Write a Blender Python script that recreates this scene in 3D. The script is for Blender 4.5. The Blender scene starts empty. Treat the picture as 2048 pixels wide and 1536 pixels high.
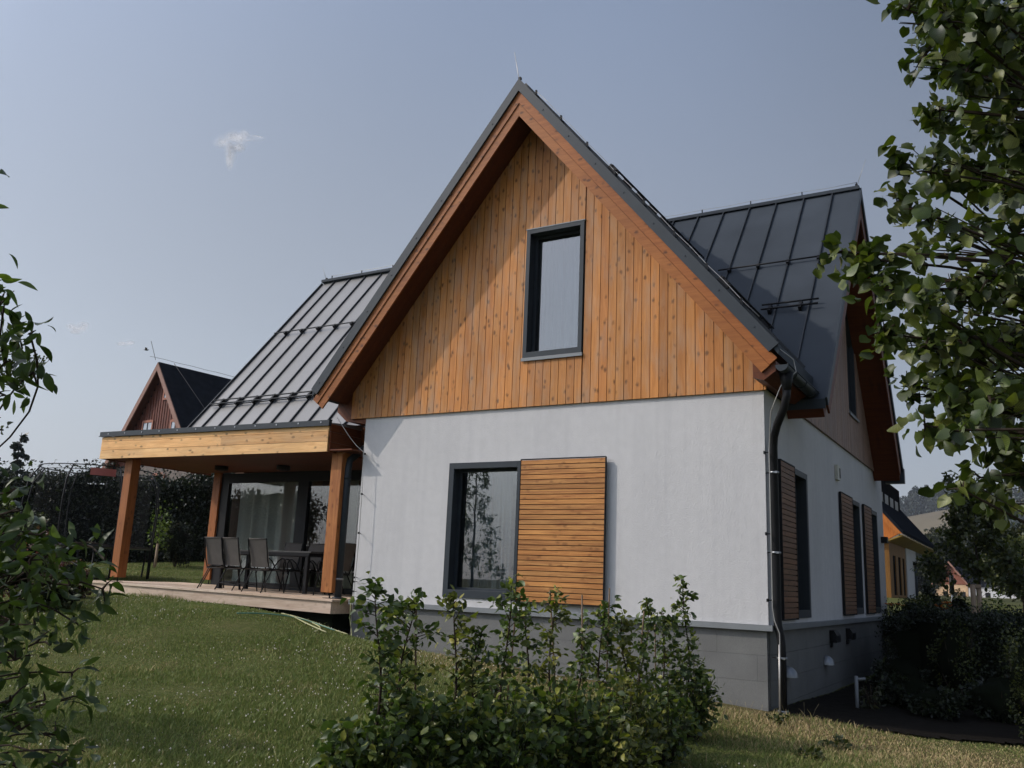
import bpy, math, random
import numpy as np
from mathutils import Vector, Matrix
PI = math.pi
rng = np.random.default_rng(7)
random.seed(7)

# ------------------------------------------------------------------ camera
CAM = np.array([8.887, -10.53, 0.379]); YAW, PITCH, ROLL, FPX = -0.5375, 0.2181, 0.0419, 1773.2
def cam_axes():
    f = np.array([math.sin(YAW)*math.cos(PITCH), math.cos(YAW)*math.cos(PITCH), math.sin(PITCH)])
    r = np.array([math.cos(YAW), -math.sin(YAW), 0.0]); u = np.cross(r, f)
    return r*math.cos(ROLL)+u*math.sin(ROLL), -r*math.sin(ROLL)+u*math.cos(ROLL), f
RV, UV, FV = cam_axes()
cd = bpy.data.cameras.new("camera"); cam = bpy.data.objects.new("camera", cd)
bpy.context.scene.collection.objects.link(cam)
cam.matrix_world = Matrix(((RV[0], UV[0], -FV[0], CAM[0]), (RV[1], UV[1], -FV[1], CAM[1]), (RV[2], UV[2], -FV[2], CAM[2]), (0, 0, 0, 1)))
cd.sensor_width = 36; cd.lens = FPX/2048*36; cd.clip_end = 20000; cd.clip_start = 0.05
bpy.context.scene.camera = cam

# ------------------------------------------------------------------ sky, sun, exposure
SUN_DIR = Vector((1.46, 1.0, -1.40)).normalized()      # the way the light travels
SUN_EL = math.asin(-SUN_DIR.z); SUN_ROT = math.atan2(-SUN_DIR.x, -SUN_DIR.y) % (2*PI)
w = bpy.data.worlds.new("World"); bpy.context.scene.world = w; w.use_nodes = True
nt = w.node_tree; bg = nt.nodes["Background"]
sky = nt.nodes.new("ShaderNodeTexSky"); sky.sky_type = 'NISHITA'; sky.sun_disc = False
sky.sun_elevation = SUN_EL; sky.sun_rotation = SUN_ROT; sky.altitude = 500
sky.air_density = 1.0; sky.dust_density = 1.2; sky.ozone_density = 1.6
# sky brightness shaped by direction: pale haze low down, boost added around the sun
GAIN, HAZE = 5.9, 4.5
tcw = nt.nodes.new("ShaderNodeTexCoord")
def wn(typ, **k):
    n = nt.nodes.new(typ)
    for a, b in k.items(): setattr(n, a, b)
    return n
def math_w(op, a, b):
    n = wn('ShaderNodeMath', operation=op)
    for s_, v_ in ((n.inputs[0], a), (n.inputs[1], b)):
        if hasattr(v_, 'links'): nt.links.new(v_, s_)
        else: s_.default_value = v_
    return n.outputs[0]
def wdot(v):
    n = wn("ShaderNodeVectorMath", operation='DOT_PRODUCT'); nt.links.new(tcw.outputs["Generated"], n.inputs[0]); n.inputs[1].default_value = Vector(v).normalized(); return n.outputs["Value"]
def wramp(fac, stops):
    n = wn("ShaderNodeValToRGB"); e = n.color_ramp.elements; n.color_ramp.interpolation = 'EASE'
    while len(e) < len(stops): e.new(.5)
    for i, (p_, c) in enumerate(stops): e[i].position = p_; e[i].color = (*c, 1)
    nt.links.new(fac, n.inputs[0]); return n.outputs[0]
def wmix(mode, fac, a, b):
    n = wn("ShaderNodeMix", data_type='RGBA', blend_type=mode)
    for s_, v_ in ((n.inputs[0], fac), (n.inputs[6], a), (n.inputs[7], b)):
        if hasattr(v_, 'links'): nt.links.new(v_, s_)
        else: s_.default_value = v_
    return n.outputs[2]
sector = wdot((-.75, .62, .05))
sunny = wdot((-SUN_DIR.x, -SUN_DIR.y, -SUN_DIR.z*.8))
gain = wramp(sector, [(.0, (.80, .80, .80)), (.40, (.72, .72, .72)), (.72, (.78, .77, .755)), (1.0, (.64, .605, .555))])
gain2 = wramp(math_w('MULTIPLY', math_w('ADD', sunny, 1.0), .5), [(.40, (.36, .36, .36)), (.62, (.54, .54, .54)), (.80, (.62, .615, .61)), (.93, (1.25, 1.21, 1.15)), (1.0, (1.25, 1.21, 1.15))])
gain = wmix('MULTIPLY', 1.0, gain, gain2)
gain = wmix('MULTIPLY', 1.0, gain, (GAIN, GAIN, GAIN, 1))
bw = wn("ShaderNodeRGBToBW"); nt.links.new(sky.outputs[0], bw.inputs[0])
grey = wmix('MULTIPLY', 1.0, bw.outputs[0], (.97, 1.0, 1.08, 1))
skyc = wmix('MIX', .45, sky.outputs[0], grey)
skyc = wmix('MULTIPLY', 1.0, skyc, gain)
vz = wn("ShaderNodeSeparateXYZ"); nt.links.new(tcw.outputs["Generated"], vz.inputs[0])
low = wramp(vz.outputs[2], [(.0, (.80, .80, .80)), (.25, (.40, .40, .40)), (.65, (.0, .0, .0))])
hz = wmix('MULTIPLY', 1.0, wmix('MULTIPLY', 1.0, wramp(sector, [(.0, (.70, .70, .70)), (.6, (.85, .85, .85)), (1.0, (1, 1, 1))]), wramp(math_w('MULTIPLY', math_w('ADD', sunny, 1.0), .5), [(.3, (.8, .8, .8)), (.55, (1, 1, 1)), (.8, (1.0, 1.0, 1.0))])), (HAZE*.97, HAZE, HAZE*1.07, 1))
skyc = wmix('MIX', low, skyc, hz)
nt.links.new(skyc, bg.inputs[0]); bg.inputs[1].default_value = 0.1
sd = bpy.data.lights.new("sun", 'SUN'); sd.energy = 2.6; sd.angle = math.radians(0.53); sd.color = (1.0, 0.93, 0.84)
sun = bpy.data.objects.new("sun", sd); bpy.context.scene.collection.objects.link(sun)
sun.rotation_euler = SUN_DIR.to_track_quat('-Z', 'Y').to_euler(); sun.location = (-20, -30, 30)
sc = bpy.context.scene
sc.view_settings.view_transform = 'Standard'; sc.view_settings.look = 'None'
sc.view_settings.gamma = 1; sc.view_settings.exposure = -0.25; sc.view_settings.use_curve_mapping = False
sc.cycles.max_bounces = 6; sc.cycles.transparent_max_bounces = 12; sc.cycles.volume_bounces = 1
sc.cycles.use_denoising = True

# ------------------------------------------------------------------ helpers
C = sc.collection
def at(px, py, d):                       # photo point at a chosen distance -> world point
    return CAM + d*(FV + RV*(px-1024)/FPX - UV*(py-768)/FPX)
def tag(o, label=None, cat=None, group=None, kind=None):
    if label: o['label'] = label
    if cat: o['category'] = cat
    if group: o['group'] = group
    if kind: o['kind'] = kind
    return o
def empty(name, loc=(0, 0, 0), label=None, cat=None, group=None, rz=0):
    o = bpy.data.objects.new(name, None); C.objects.link(o); o.location = loc; o.rotation_euler = (0, 0, rz)
    o.empty_display_size = 0.2
    return tag(o, label, cat, group)
def link(name, me, mats=(), parent=None):
    for m in mats: me.materials.append(m)
    o = bpy.data.objects.new(name, me); C.objects.link(o)
    if parent is not None: o.parent = parent
    return o
def copy_tree(o, parent=None):
    c = o.copy(); C.objects.link(c)
    if parent is not None: c.parent = parent
    for ch in list(o.children): copy_tree(ch, c)
    return c

class MB:
    def __init__(s): s.v = []; s.f = []; s.r = []; s.m = []; s.sm = []
    def add(s, vs, fs, rnd=None, mat=0, smooth=False):
        b = len(s.v); rnd = random.random() if rnd is None else rnd
        s.v += [tuple(map(float, v)) for v in vs]; s.r += [rnd]*len(vs)
        s.f += [tuple(i+b for i in f) for f in fs]; s.m += [mat]*len(fs); s.sm += [smooth]*len(fs)
    def box(s, x0, y0, z0, x1, y1, z1, **k):
        if x0 > x1: x0, x1 = x1, x0
        if y0 > y1: y0, y1 = y1, y0
        if z0 > z1: z0, z1 = z1, z0
        s.add([(x0,y0,z0),(x1,y0,z0),(x1,y1,z0),(x0,y1,z0),(x0,y0,z1),(x1,y0,z1),(x1,y1,z1),(x0,y1,z1)],
              [(0,3,2,1),(4,5,6,7),(0,1,5,4),(1,2,6,5),(2,3,7,6),(3,0,4,7)], **k)
    def prism(s, poly, a, b, axis='y', **k):       # poly in the two other axes, extruded a..b along axis
        n = len(poly)
        def mk(p, t):
            if axis == 'y': return (p[0], t, p[1])
            if axis == 'x': return (t, p[0], p[1])
            return (p[0], p[1], t)
        vs = [mk(p, a) for p in poly]+[mk(p, b) for p in poly]
        area = sum(poly[i][0]*poly[(i+1) % n][1]-poly[(i+1) % n][0]*poly[i][1] for i in range(n))
        fs = [tuple(range(n)), tuple(range(2*n-1, n-1, -1))]+[(i, i+n, (i+1) % n+n, (i+1) % n) for i in range(n)]
        flip = (area > 0) != (axis == 'y')
        if b < a: flip = not flip
        if flip: fs = [tuple(reversed(f)) for f in fs]
        s.add(vs, fs, **k)
    def tube(s, pts, r, n=8, cap=True, **k):
        pts = [Vector(p) for p in pts]; rs = r if isinstance(r, (list, tuple)) else [r]*len(pts)
        vs = []; fs = []; up = None
        for i, p in enumerate(pts):
            d = (pts[min(i+1, len(pts)-1)]-pts[max(i-1, 0)])
            d = d.normalized() if d.length > 1e-9 else Vector((0, 0, 1))
            if up is None: up = d.orthogonal().normalized()
            up = (up-d*up.dot(d)); up = up.normalized() if up.length > 1e-6 else d.orthogonal().normalized()
            b = d.cross(up)
            for j in range(n):
                a = 2*PI*j/n; vs.append(p+(up*math.cos(a)+b*math.sin(a))*rs[i])
        for i in range(len(pts)-1):
            for j in range(n): fs.append((i*n+j, i*n+(j+1) % n, (i+1)*n+(j+1) % n, (i+1)*n+j))
        if cap: fs += [tuple(range(n-1, -1, -1)), tuple(range((len(pts)-1)*n, len(pts)*n))]
        k.setdefault('smooth', n > 4); s.add(vs, fs, **k)
    def bar(s, a, b, w, h, up=(0, 0, 1), **k):     # rectangular bar a->b
        a = Vector(a); b = Vector(b); d = (b-a).normalized(); u = Vector(up); u = (u-d*u.dot(d)).normalized(); q = d.cross(u)
        vs = []
        for p in (a, b):
            for sx, sz in ((-1,-1),(1,-1),(1,1),(-1,1)): vs.append(p+q*sx*w/2+u*sz*h/2)
        s.add(vs, [(0,3,2,1),(4,5,6,7),(0,1,5,4),(1,2,6,5),(2,3,7,6),(3,0,4,7)], **k)
    def build(s, name, mats, parent=None, bevel=0):
        me = bpy.data.meshes.new(name); me.from_pydata(s.v, [], s.f)
        at_ = me.attributes.new("rnd", 'FLOAT', 'POINT'); at_.data.foreach_set("value", np.array(s.r, dtype=np.float32))
        mats = mats if isinstance(mats, (list, tuple)) else [mats]
        me.polygons.foreach_set("material_index", np.array(s.m, dtype=np.int32))
        me.polygons.foreach_set("use_smooth", np.array(s.sm, dtype=bool))
        me.update()
        o = link(name, me, mats, parent)
        if bevel:
            b = o.modifiers.new("bevel", 'BEVEL'); b.width = bevel; b.segments = 2; b.limit_method = 'ANGLE'; b.angle_limit = 0.7
        return o

def fast_mesh(name, V, F, rnd=None, mats=(), parent=None, smooth=False):
    """V (n,3), F (m,k) with k 3 or 4"""
    V = np.asarray(V, dtype=np.float32); F = np.asarray(F, dtype=np.int32); m, k = F.shape
    me = bpy.data.meshes.new(name); me.vertices.add(len(V)); me.vertices.foreach_set("co", V.ravel())
    me.loops.add(m*k); me.loops.foreach_set("vertex_index", F.ravel()); me.polygons.add(m)
    me.polygons.foreach_set("loop_start", np.arange(0, m*k, k, dtype=np.int32))
    if smooth: me.polygons.foreach_set("use_smooth", np.ones(m, dtype=bool))
    if rnd is not None:
        a = me.attributes.new("rnd", 'FLOAT', 'POINT'); a.data.foreach_set("value", np.asarray(rnd, dtype=np.float32))
    me.update(calc_edges=True); me.validate()
    return link(name, me, mats, parent)

def unit(a): return a/np.maximum(np.linalg.norm(a, axis=-1, keepdims=True), 1e-9)
def leaf_template(widths, fold=0.25, droop=0.15, aspect=1.0):
    """length 1 along +x, half-widths list, quads; returns verts (k,3), faces"""
    n = len(widths)-1; vs = []
    for i, wd in enumerate(widths):
        t = i/n; z = -droop*t*t; wd = wd*aspect
        back = -0.10 if i == 0 else 0
        vs += [(t+back*(wd > .05), wd, z+fold*wd), (t, 0, z), (t+back*(wd > .05), -wd, z+fold*wd)]
    fs = []
    for i in range(n):
        a = i*3; fs += [(a, a+1, a+4, a+3), (a+1, a+2, a+5, a+4)]
    return np.array(vs, dtype=np.float32), np.array(fs, dtype=np.int32)
LINDEN = leaf_template([.30, .47, .52, .44, .26, .05], .28, .22)
OVAL = leaf_template([.02, .26, .34, .28, .03], .22, .25)
LONG = leaf_template([.02, .15, .22, .22, .15, .01], .3, .4)
RHOMB = (np.array([(0,0,0),(.5,.32,.08),(1,0,-.05),(.5,-.32,.08)], dtype=np.float32), np.array([(0,1,2,3)], dtype=np.int32))
def leaves(name, P, size, mats, parent=None, tmpl=RHOMB, axis=None, hang=0.0, upn=0.5, rnd=None, rg=None, smooth=False):
    """P (n,3) leaf bases; size scalar or (n,); hang pulls leaf axes downward, upn pulls leaf normals upward"""
    rg = rg or rng; P = np.asarray(P, dtype=np.float64); n = len(P)
    ax = rg.normal(size=(n, 3)) if axis is None else np.asarray(axis)+rg.normal(size=(n, 3))*0.5
    ax = unit(ax); ax[:, 2] -= hang; ax = unit(ax)
    nr = unit(rg.normal(size=(n, 3))); nr[:, 2] += upn; nr = nr-ax*np.sum(nr*ax, axis=1, keepdims=True); nr = unit(nr)
    sd_ = np.cross(nr, ax); sz = np.broadcast_to(np.asarray(size, dtype=float), (n,))*rg.uniform(.6, 1.15, n)
    T, Fc = tmpl; k = len(T)
    curl = rg.uniform(.1, 2.3, n)*np.where(rg.random(n) < .12, -1, 1); bend = rg.normal(size=n)*.22; wsc = rg.uniform(.78, 1.12, n)
    Ty = T[None, :, 1]*wsc[:, None]+bend[:, None]*T[None, :, 0]**2*(k > 4); Tz = T[None, :, 2]*curl[:, None]
    V = P[:, None, :]+sz[:, None, None]*(T[None, :, 0:1]*ax[:, None, :]+Ty[:, :, None]*sd_[:, None, :]+Tz[:, :, None]*nr[:, None, :])
    Fa = (Fc[None]+(np.arange(n)*k)[:, None, None]).reshape(-1, Fc.shape[1])
    r = rg.random(n) if rnd is None else np.asarray(rnd)
    o = fast_mesh(name, V.reshape(-1, 3), Fa, np.repeat(r, k), mats, parent, smooth)
    if k > 12 and len(o.data.vertices) == n*k:
        vn = np.tile(T[:, 0]-np.abs(T[:, 1])*.9, n).astype(np.float32); a_ = o.data.attributes.new("vein", 'FLOAT', 'POINT'); a_.data.foreach_set("value", vn)
    return o

# ------------------------------------------------------------------ materials
def new_mat(name, rough=0.7, spec=0.3):
    m = bpy.data.materials.new(name); m.use_nodes = True; b = m.node_tree.nodes["Principled BSDF"]
    b.inputs["Roughness"].default_value = rough; b.inputs["Specular IOR Level"].default_value = spec
    return m, m.node_tree, b
def nd(t, typ, **k):
    n = t.nodes.new(typ)
    for a, b in k.items():
        if a in n.inputs.keys(): n.inputs[a].default_value = b
        else: setattr(n, a, b)
    return n
def ramp(t, fac, stops):
    n = t.nodes.new("ShaderNodeValToRGB"); e = n.color_ramp.elements
    while len(e) < len(stops): e.new(0.5)
    for i, (p_, c) in enumerate(stops): e[i].position = p_; e[i].color = (*c, 1) if len(c) == 3 else c
    t.links.new(fac, n.inputs[0]); return n.outputs[0]
def mix(t, fac, a, b, mode='MIX'):
    n = t.nodes.new("ShaderNodeMix"); n.data_type = 'RGBA'; n.blend_type = mode
    for s, v in ((n.inputs[0], fac), (n.inputs[6], a), (n.inputs[7], b)):
        if hasattr(v, 'is_linked') or hasattr(v, 'links'): t.links.new(v, s)
        else: s.default_value = v if not isinstance(v, tuple) else ((*v, 1) if len(v) == 3 else v)
    return n.outputs[2]
def coords(t, scale=(1, 1, 1), off=None, src="Object"):
    tc = t.nodes.new("ShaderNodeTexCoord"); mp = t.nodes.new("ShaderNodeMapping"); mp.inputs["Scale"].default_value = scale
    t.links.new(tc.outputs[src], mp.inputs["Vector"])
    if off is not None: t.links.new(off, mp.inputs["Location"])
    return mp.outputs[0]
def noise(t, vec, scale, detail=3, rough=0.55, dist=0):
    n = nd(t, "ShaderNodeTexNoise", Scale=scale, Detail=detail, Roughness=rough, Distortion=dist); t.links.new(vec, n.inputs["Vector"]); return n.outputs["Fac"]
def attr(t, name="rnd"):
    a = t.nodes.new("ShaderNodeAttribute"); a.attribute_name = name; return a.outputs["Fac"]
def bump(t, b, h, strength=0.3, dist=0.01):
    n = nd(t, "ShaderNodeBump", Strength=strength, Distance=dist); t.links.new(h, n.inputs["Height"]); t.links.new(n.outputs[0], b.inputs["Normal"])
def math_(t, op, a, b=0.0):
    n = t.nodes.new("ShaderNodeMath"); n.operation = op
    for s, v in ((n.inputs[0], a), (n.inputs[1], b)):
        if hasattr(v, 'links'): t.links.new(v, s)
        else: s.default_value = v
    return n.outputs[0]

def wood(name, axis='z', light=(.50, .235, .085), dark=(.29, .105, .030), knots=1.0, rough=.55, grey=0.0, spec=.25, weather=0.0):
    m, t, b = new_mat(name, rough, spec)
    r = attr(t); cmb = t.nodes.new("ShaderNodeCombineXYZ")
    rr = math_(t, 'MULTIPLY', r, 37.0)
    for i in range(3): t.links.new(rr, cmb.inputs[i])
    lo = {'x': (1.2, 16, 16), 'y': (16, 1.2, 16), 'z': (16, 16, 1.2)}[axis]
    kn = {'x': (2.6, 9, 9), 'y': (9, 2.6, 9), 'z': (9, 9, 2.6)}[axis]
    v1 = coords(t, lo, cmb.outputs[0]); v2 = coords(t, kn, cmb.outputs[0])
    g = noise(t, v1, 1.6, 5, .65, .8)
    col = ramp(t, g, [(.28, dark), (.62, light), (.85, tuple(min(1, c*1.22) for c in light))])
    tone = ramp(t, r, [(0, (.74, .70, .66)), (.2, (1.0, .98, .94)), (.4, (.90, .93, .95)), (.6, (1.12, 1.08, 1.0)), (.8, (.96, .88, .80)), (1, (.84, .84, .86))])
    col = mix(t, 1.0, col, tone, 'MULTIPLY')
    big = noise(t, coords(t, (1, 1, 1)), .9, 3)
    col = mix(t, 1.0, col, ramp(t, big, [(.3, (.86, .84, .80)), (.65, (1.06, 1.05, 1.04))]), 'MULTIPLY')
    tc = t.nodes.new("ShaderNodeTexCoord"); sx = t.nodes.new("ShaderNodeSeparateXYZ"); t.links.new(tc.outputs["Object"], sx.inputs[0])
    ia = 'xyz'.index(axis); oth = [i for i in range(3) if i != ia]
    along = math_(t, 'ADD', sx.outputs[ia], rr); across = math_(t, 'ADD', sx.outputs[oth[0]], sx.outputs[oth[1]])
    cv = t.nodes.new("ShaderNodeCombineXYZ"); t.links.new(math_(t, 'MULTIPLY', along, .62), cv.inputs[0]); t.links.new(across, cv.inputs[1])
    vo = nd(t, "ShaderNodeTexVoronoi", Scale=7.5, Randomness=1.0); vo.voronoi_dimensions = '2D'; t.links.new(cv.outputs[0], vo.inputs["Vector"])
    gate = ramp(t, noise(t, cv.outputs[0], 3.1, 2), [(.46, (0, 0, 0)), (.54, (1, 1, 1))])
    kf = ramp(t, math_(t, 'ADD', vo.outputs["Distance"], math_(t, 'MULTIPLY', math_(t, 'SUBTRACT', noise(t, cv.outputs[0], 22, 2), .5), .34)), [(.05, (1, 1, 1)), (.11, (.62, .62, .62)), (.20, (0, 0, 0))])
    k = mix(t, 1.0, kf, gate, 'MULTIPLY')
    k = mix(t, 1.0, k, (knots, knots, knots), 'MULTIPLY')
    kc = tuple(c*.42 for c in dark)
    kk = t.nodes.new("ShaderNodeSeparateColor"); t.links.new(k, kk.inputs[0])
    col = mix(t, kk.outputs[0], col, kc)
    if grey > 0: col = mix(t, grey, col, (.115, .095, .085))
    if weather > 0:
        ws = ramp(t, noise(t, coords(t, {'x': (1.5, 6, 6), 'y': (6, 1.5, 6), 'z': (6, 6, 1.5)}[axis]), 1.3, 4), [(.45, (0, 0, 0)), (.75, (weather,)*3)])
        wk = t.nodes.new("ShaderNodeSeparateColor"); t.links.new(ws, wk.inputs[0])
        col = mix(t, wk.outputs[0], col, (.36, .30, .23))
    t.links.new(col, b.inputs["Base Color"]); bump(t, b, g, .25, .004)
    return m
def plain(name, col, rough=.6, spec=.3, metal=0.0, var=.12, nscale=6, bumpk=0.0, bscale=60, vec=(1, 1, 1)):
    m, t, b = new_mat(name, rough, spec); b.inputs["Metallic"].default_value = metal
    n = noise(t, coords(t, vec), nscale, 4)
    c = ramp(t, n, [(.3, tuple(x*(1-var) for x in col)), (.7, tuple(min(1, x*(1+var)) for x in col))])
    t.links.new(c, b.inputs["Base Color"])
    if bumpk: bump(t, b, noise(t, coords(t), bscale, 4), bumpk, .005)
    return m
def leaf_mat(name, c0, c1, c2=None, under=1.5, trans=.25, rough=.45, spec=.4, veins=False):
    m, t, b = new_mat(name, rough, spec)
    r = attr(t); st = [(0, c0), (.75, c1)]
    st.append((1, c2 or c1))
    col = ramp(t, r, st)
    if veins:
        sn = math_(t, 'SINE', math_(t, 'MULTIPLY', attr(t, 'vein'), 48.0)); col = mix(t, 1.0, col, ramp(t, sn, [(.0, (.80, .80, .80)), (.6, (1.0, 1.0, 1.0)), (1.0, (1.35, 1.35, 1.25))]), 'MULTIPLY')
    col = mix(t, 1.0, col, ramp(t, noise(t, coords(t), 45, 2), [(.3, (.82, .82, .82)), (.7, (1.18, 1.18, 1.12))]), 'MULTIPLY')
    geo = t.nodes.new("ShaderNodeNewGeometry")
    und = mix(t, 1.0, col, (under, under, under*1.15), 'MULTIPLY')
    col2 = mix(t, geo.outputs["Backfacing"], col, und)
    t.links.new(col2, b.inputs["Base Color"])
    tr = t.nodes.new("ShaderNodeBsdfTranslucent")
    tc = mix(t, 1.0, col, (1.5, 1.9, .55), 'MULTIPLY'); t.links.new(tc, tr.inputs[0])
    ms = t.nodes.new("ShaderNodeMixShader"); ms.inputs[0].default_value = trans
    t.links.new(b.outputs[0], ms.inputs[1]); t.links.new(tr.outputs[0], ms.inputs[2])
    t.links.new(ms.outputs[0], t.nodes["Material Output"].inputs[0])
    return m
def glass_mat(name, tint=(.75, .80, .80), ior=1.75, rough=0.0):
    m = bpy.data.materials.new(name); m.use_nodes = True; t = m.node_tree; t.nodes.clear()
    o = t.nodes.new("ShaderNodeOutputMaterial"); fr = nd(t, "ShaderNodeFresnel", IOR=ior)
    tr = t.nodes.new("ShaderNodeBsdfTransparent"); tr.inputs[0].default_value = (*tint, 1)
    gl = nd(t, "ShaderNodeBsdfGlossy", Roughness=rough); gl.inputs[0].default_value = (1, 1, 1, 1)
    geo = t.nodes.new("ShaderNodeNewGeometry"); inv = math_(t, 'SUBTRACT', 1.0, geo.outputs["Backfacing"])   # the two faces of the pane count once
    ms = t.nodes.new("ShaderNodeMixShader"); t.links.new(math_(t, 'MULTIPLY', fr.outputs[0], inv), ms.inputs[0])
    t.links.new(tr.outputs[0], ms.inputs[1]); t.links.new(gl.outputs[0], ms.inputs[2]); t.links.new(ms.outputs[0], o.inputs[0])
    return m

M = {}
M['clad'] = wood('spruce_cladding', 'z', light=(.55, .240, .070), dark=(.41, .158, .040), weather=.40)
M['rake_r'] = wood('spruce_rake_board', 'x', light=(.37, .132, .030), dark=(.25, .076, .015))
M['beam'] = wood('spruce_fascia_board', 'x', light=(.86, .53, .24), dark=(.64, .34, .13), weather=.2)
M['post'] = wood('larch_post', 'z', light=(.44, .17, .050), dark=(.28, .09, .026), knots=.6)
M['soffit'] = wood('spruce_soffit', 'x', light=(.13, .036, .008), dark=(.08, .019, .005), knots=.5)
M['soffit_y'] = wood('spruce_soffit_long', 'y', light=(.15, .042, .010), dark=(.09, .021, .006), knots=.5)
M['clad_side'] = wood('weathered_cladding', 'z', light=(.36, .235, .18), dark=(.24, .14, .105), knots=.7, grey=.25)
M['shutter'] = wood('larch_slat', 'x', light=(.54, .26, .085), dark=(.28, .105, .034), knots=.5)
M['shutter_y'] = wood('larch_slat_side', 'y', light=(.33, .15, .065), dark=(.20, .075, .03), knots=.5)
M['deck'] = wood('deck_board', 'x', light=(.70, .56, .44), dark=(.52, .38, .28), knots=.3, rough=.7)
M['anth'] = plain('anthracite_paint', (.030, .037, .044), .5, .25, var=.08)
M['roof'] = plain('anthracite_sheet', (.046, .054, .064), .6, .10, var=.14, nscale=1.1)
M['roof_seam'] = plain('dark_seam', (.020, .023, .026), .45, .35)
M['glare_roof'] = plain('glare_grey_sheet', (.200, .190, .180), .40, .55, var=.10, nscale=.9)  # sun glare on the roof sheet is put into this lighter colour
M['black'] = plain('black_metal', (.012, .012, .013), .5, .18)
M['steel'] = plain('galvanised_steel', (.26, .27, .28), .38, .5, metal=.8)
M['cable'] = plain('aluminium_wire', (.42, .40, .37), .4, .5, metal=.5)
M['dull_wire'] = plain('dull_wire', (.10, .10, .10), .9, .0); M['matt_black'] = plain('matt_black', (.010, .010, .011), 1.0, .0)
M['ledge'] = plain('ledge_sheet', (.20, .21, .215), .4, .45, var=.1, nscale=3)
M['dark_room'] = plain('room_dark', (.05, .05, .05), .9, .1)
M['sling'] = plain('grey_sling_fabric', (.105, .095, .086), .8, .1, bumpk=.4, bscale=300)
M['white_box'] = plain('cream_plastic', (.55, .53, .45), .5, .3)
M['hose'] = plain('yellow_hose', (.42, .40, .20), .4, .4)
M['hose_green'] = plain('green_hose', (.10, .26, .20), .4, .4)
M['trunk'] = plain('bark', (.055, .043, .032), .9, .1, var=.35, nscale=14, bumpk=.6, bscale=30, vec=(1, 1, .3))
M['stem'] = plain('dark_stem', (.040, .028, .020), .8, .15, var=.25, nscale=20)
M['bamboo'] = plain('cane_stake', (.16, .11, .07), .7, .2, var=.25, nscale=10)
M['stake_wood'] = plain('pine_stake', (.30, .22, .15), .8, .15, var=.25, nscale=8, vec=(4, 4, .6))
M['glass'] = glass_mat('window_glass', (.62, .66, .67), 2.35); M['glass_dark'] = glass_mat('terrace_glass', (.72, .75, .745), 2.0)

def stucco():
    m, t, b = new_mat('white_stucco', .88, .12)
    v = coords(t)
    big = noise(t, coords(t, (1, 1, .45)), .8, 5, .6); fine = noise(t, v, 55, 5, .6); mid = noise(t, v, 9, 3)
    col = ramp(t, big, [(.25, (.500, .488, .484)), (.5, (.545, .532, .525)), (.75, (.580, .565, .556))])
    col = mix(t, 1.0, col, ramp(t, mid, [(.3, (.96, .96, .96)), (.7, (1.02, 1.02, 1.02))]), 'MULTIPLY')
    st = noise(t, coords(t, (9, 9, .35)), 1.0, 4)
    col = mix(t, 1.0, col, ramp(t, st, [(.3, (.955, .955, .96)), (.55, (1, 1, 1))]), 'MULTIPLY')
    t.links.new(col, b.inputs["Base Color"])
    h = mix(t, .55, fine, noise(t, coords(t, (7, 7, 3)), 3.0, 5, .7, 1.2)); bump(t, b, h, .75, .010)
    return m
M['stucco'] = stucco()
def stone():
    m, t, b = new_mat('grey_stone_slab', .75, .25)
    v = coords(t); r = attr(t)
    sp = noise(t, v, 140, 4, .7); c = ramp(t, sp, [(.3, (.115, .115, .110)), (.7, (.195, .193, .185))])
    c = mix(t, 1.0, c, ramp(t, r, [(0, (.95, .955, .96)), (.5, (1, 1, 1)), (1, (1.04, 1.04, 1.03))]), 'MULTIPLY')
    c = mix(t, 1.0, c, ramp(t, noise(t, v, 2.2, 4), [(.3, (.85, .85, .85)), (.7, (1.1, 1.1, 1.1))]), 'MULTIPLY')
    t.links.new(c, b.inputs["Base Color"]); bump(t, b, sp, .25, .003)
    return m
M['stone'] = stone()
def curtain_mat(name, col, trans=.4):
    m, t, b = new_mat(name, .9, .05); b.inputs["Base Color"].default_value = (*col, 1)
    tr = t.nodes.new("ShaderNodeBsdfTranslucent"); tr.inputs[0].default_value = (*col, 1)
    ms = t.nodes.new("ShaderNodeMixShader"); ms.inputs[0].default_value = trans
    t.links.new(b.outputs[0], ms.inputs[1]); t.links.new(tr.outputs[0], ms.inputs[2]); t.links.new(ms.outputs[0], t.nodes["Material Output"].inputs[0])
    return m
M['curtain'] = curtain_mat('white_curtain', (.42, .46, .49)); M['curtain_g'] = curtain_mat('sheer_curtain', (.92, .93, .90), .25)
M['net'] = (lambda m: m)(bpy.data.materials.new('net_mesh'))
def net_mat(m):
    m.use_nodes = True; t = m.node_tree; b = t.nodes["Principled BSDF"]; b.inputs["Base Color"].default_value = (.012, .013, .015, 1); b.inputs["Roughness"].default_value = .8
    tr = t.nodes.new("ShaderNodeBsdfTransparent"); ms = t.nodes.new("ShaderNodeMixShader"); ms.inputs[0].default_value = .08
    t.links.new(tr.outputs[0], ms.inputs[1]); t.links.new(b.outputs[0], ms.inputs[2]); t.links.new(ms.outputs[0], t.nodes["Material Output"].inputs[0])
net_mat(M['net'])

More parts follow.
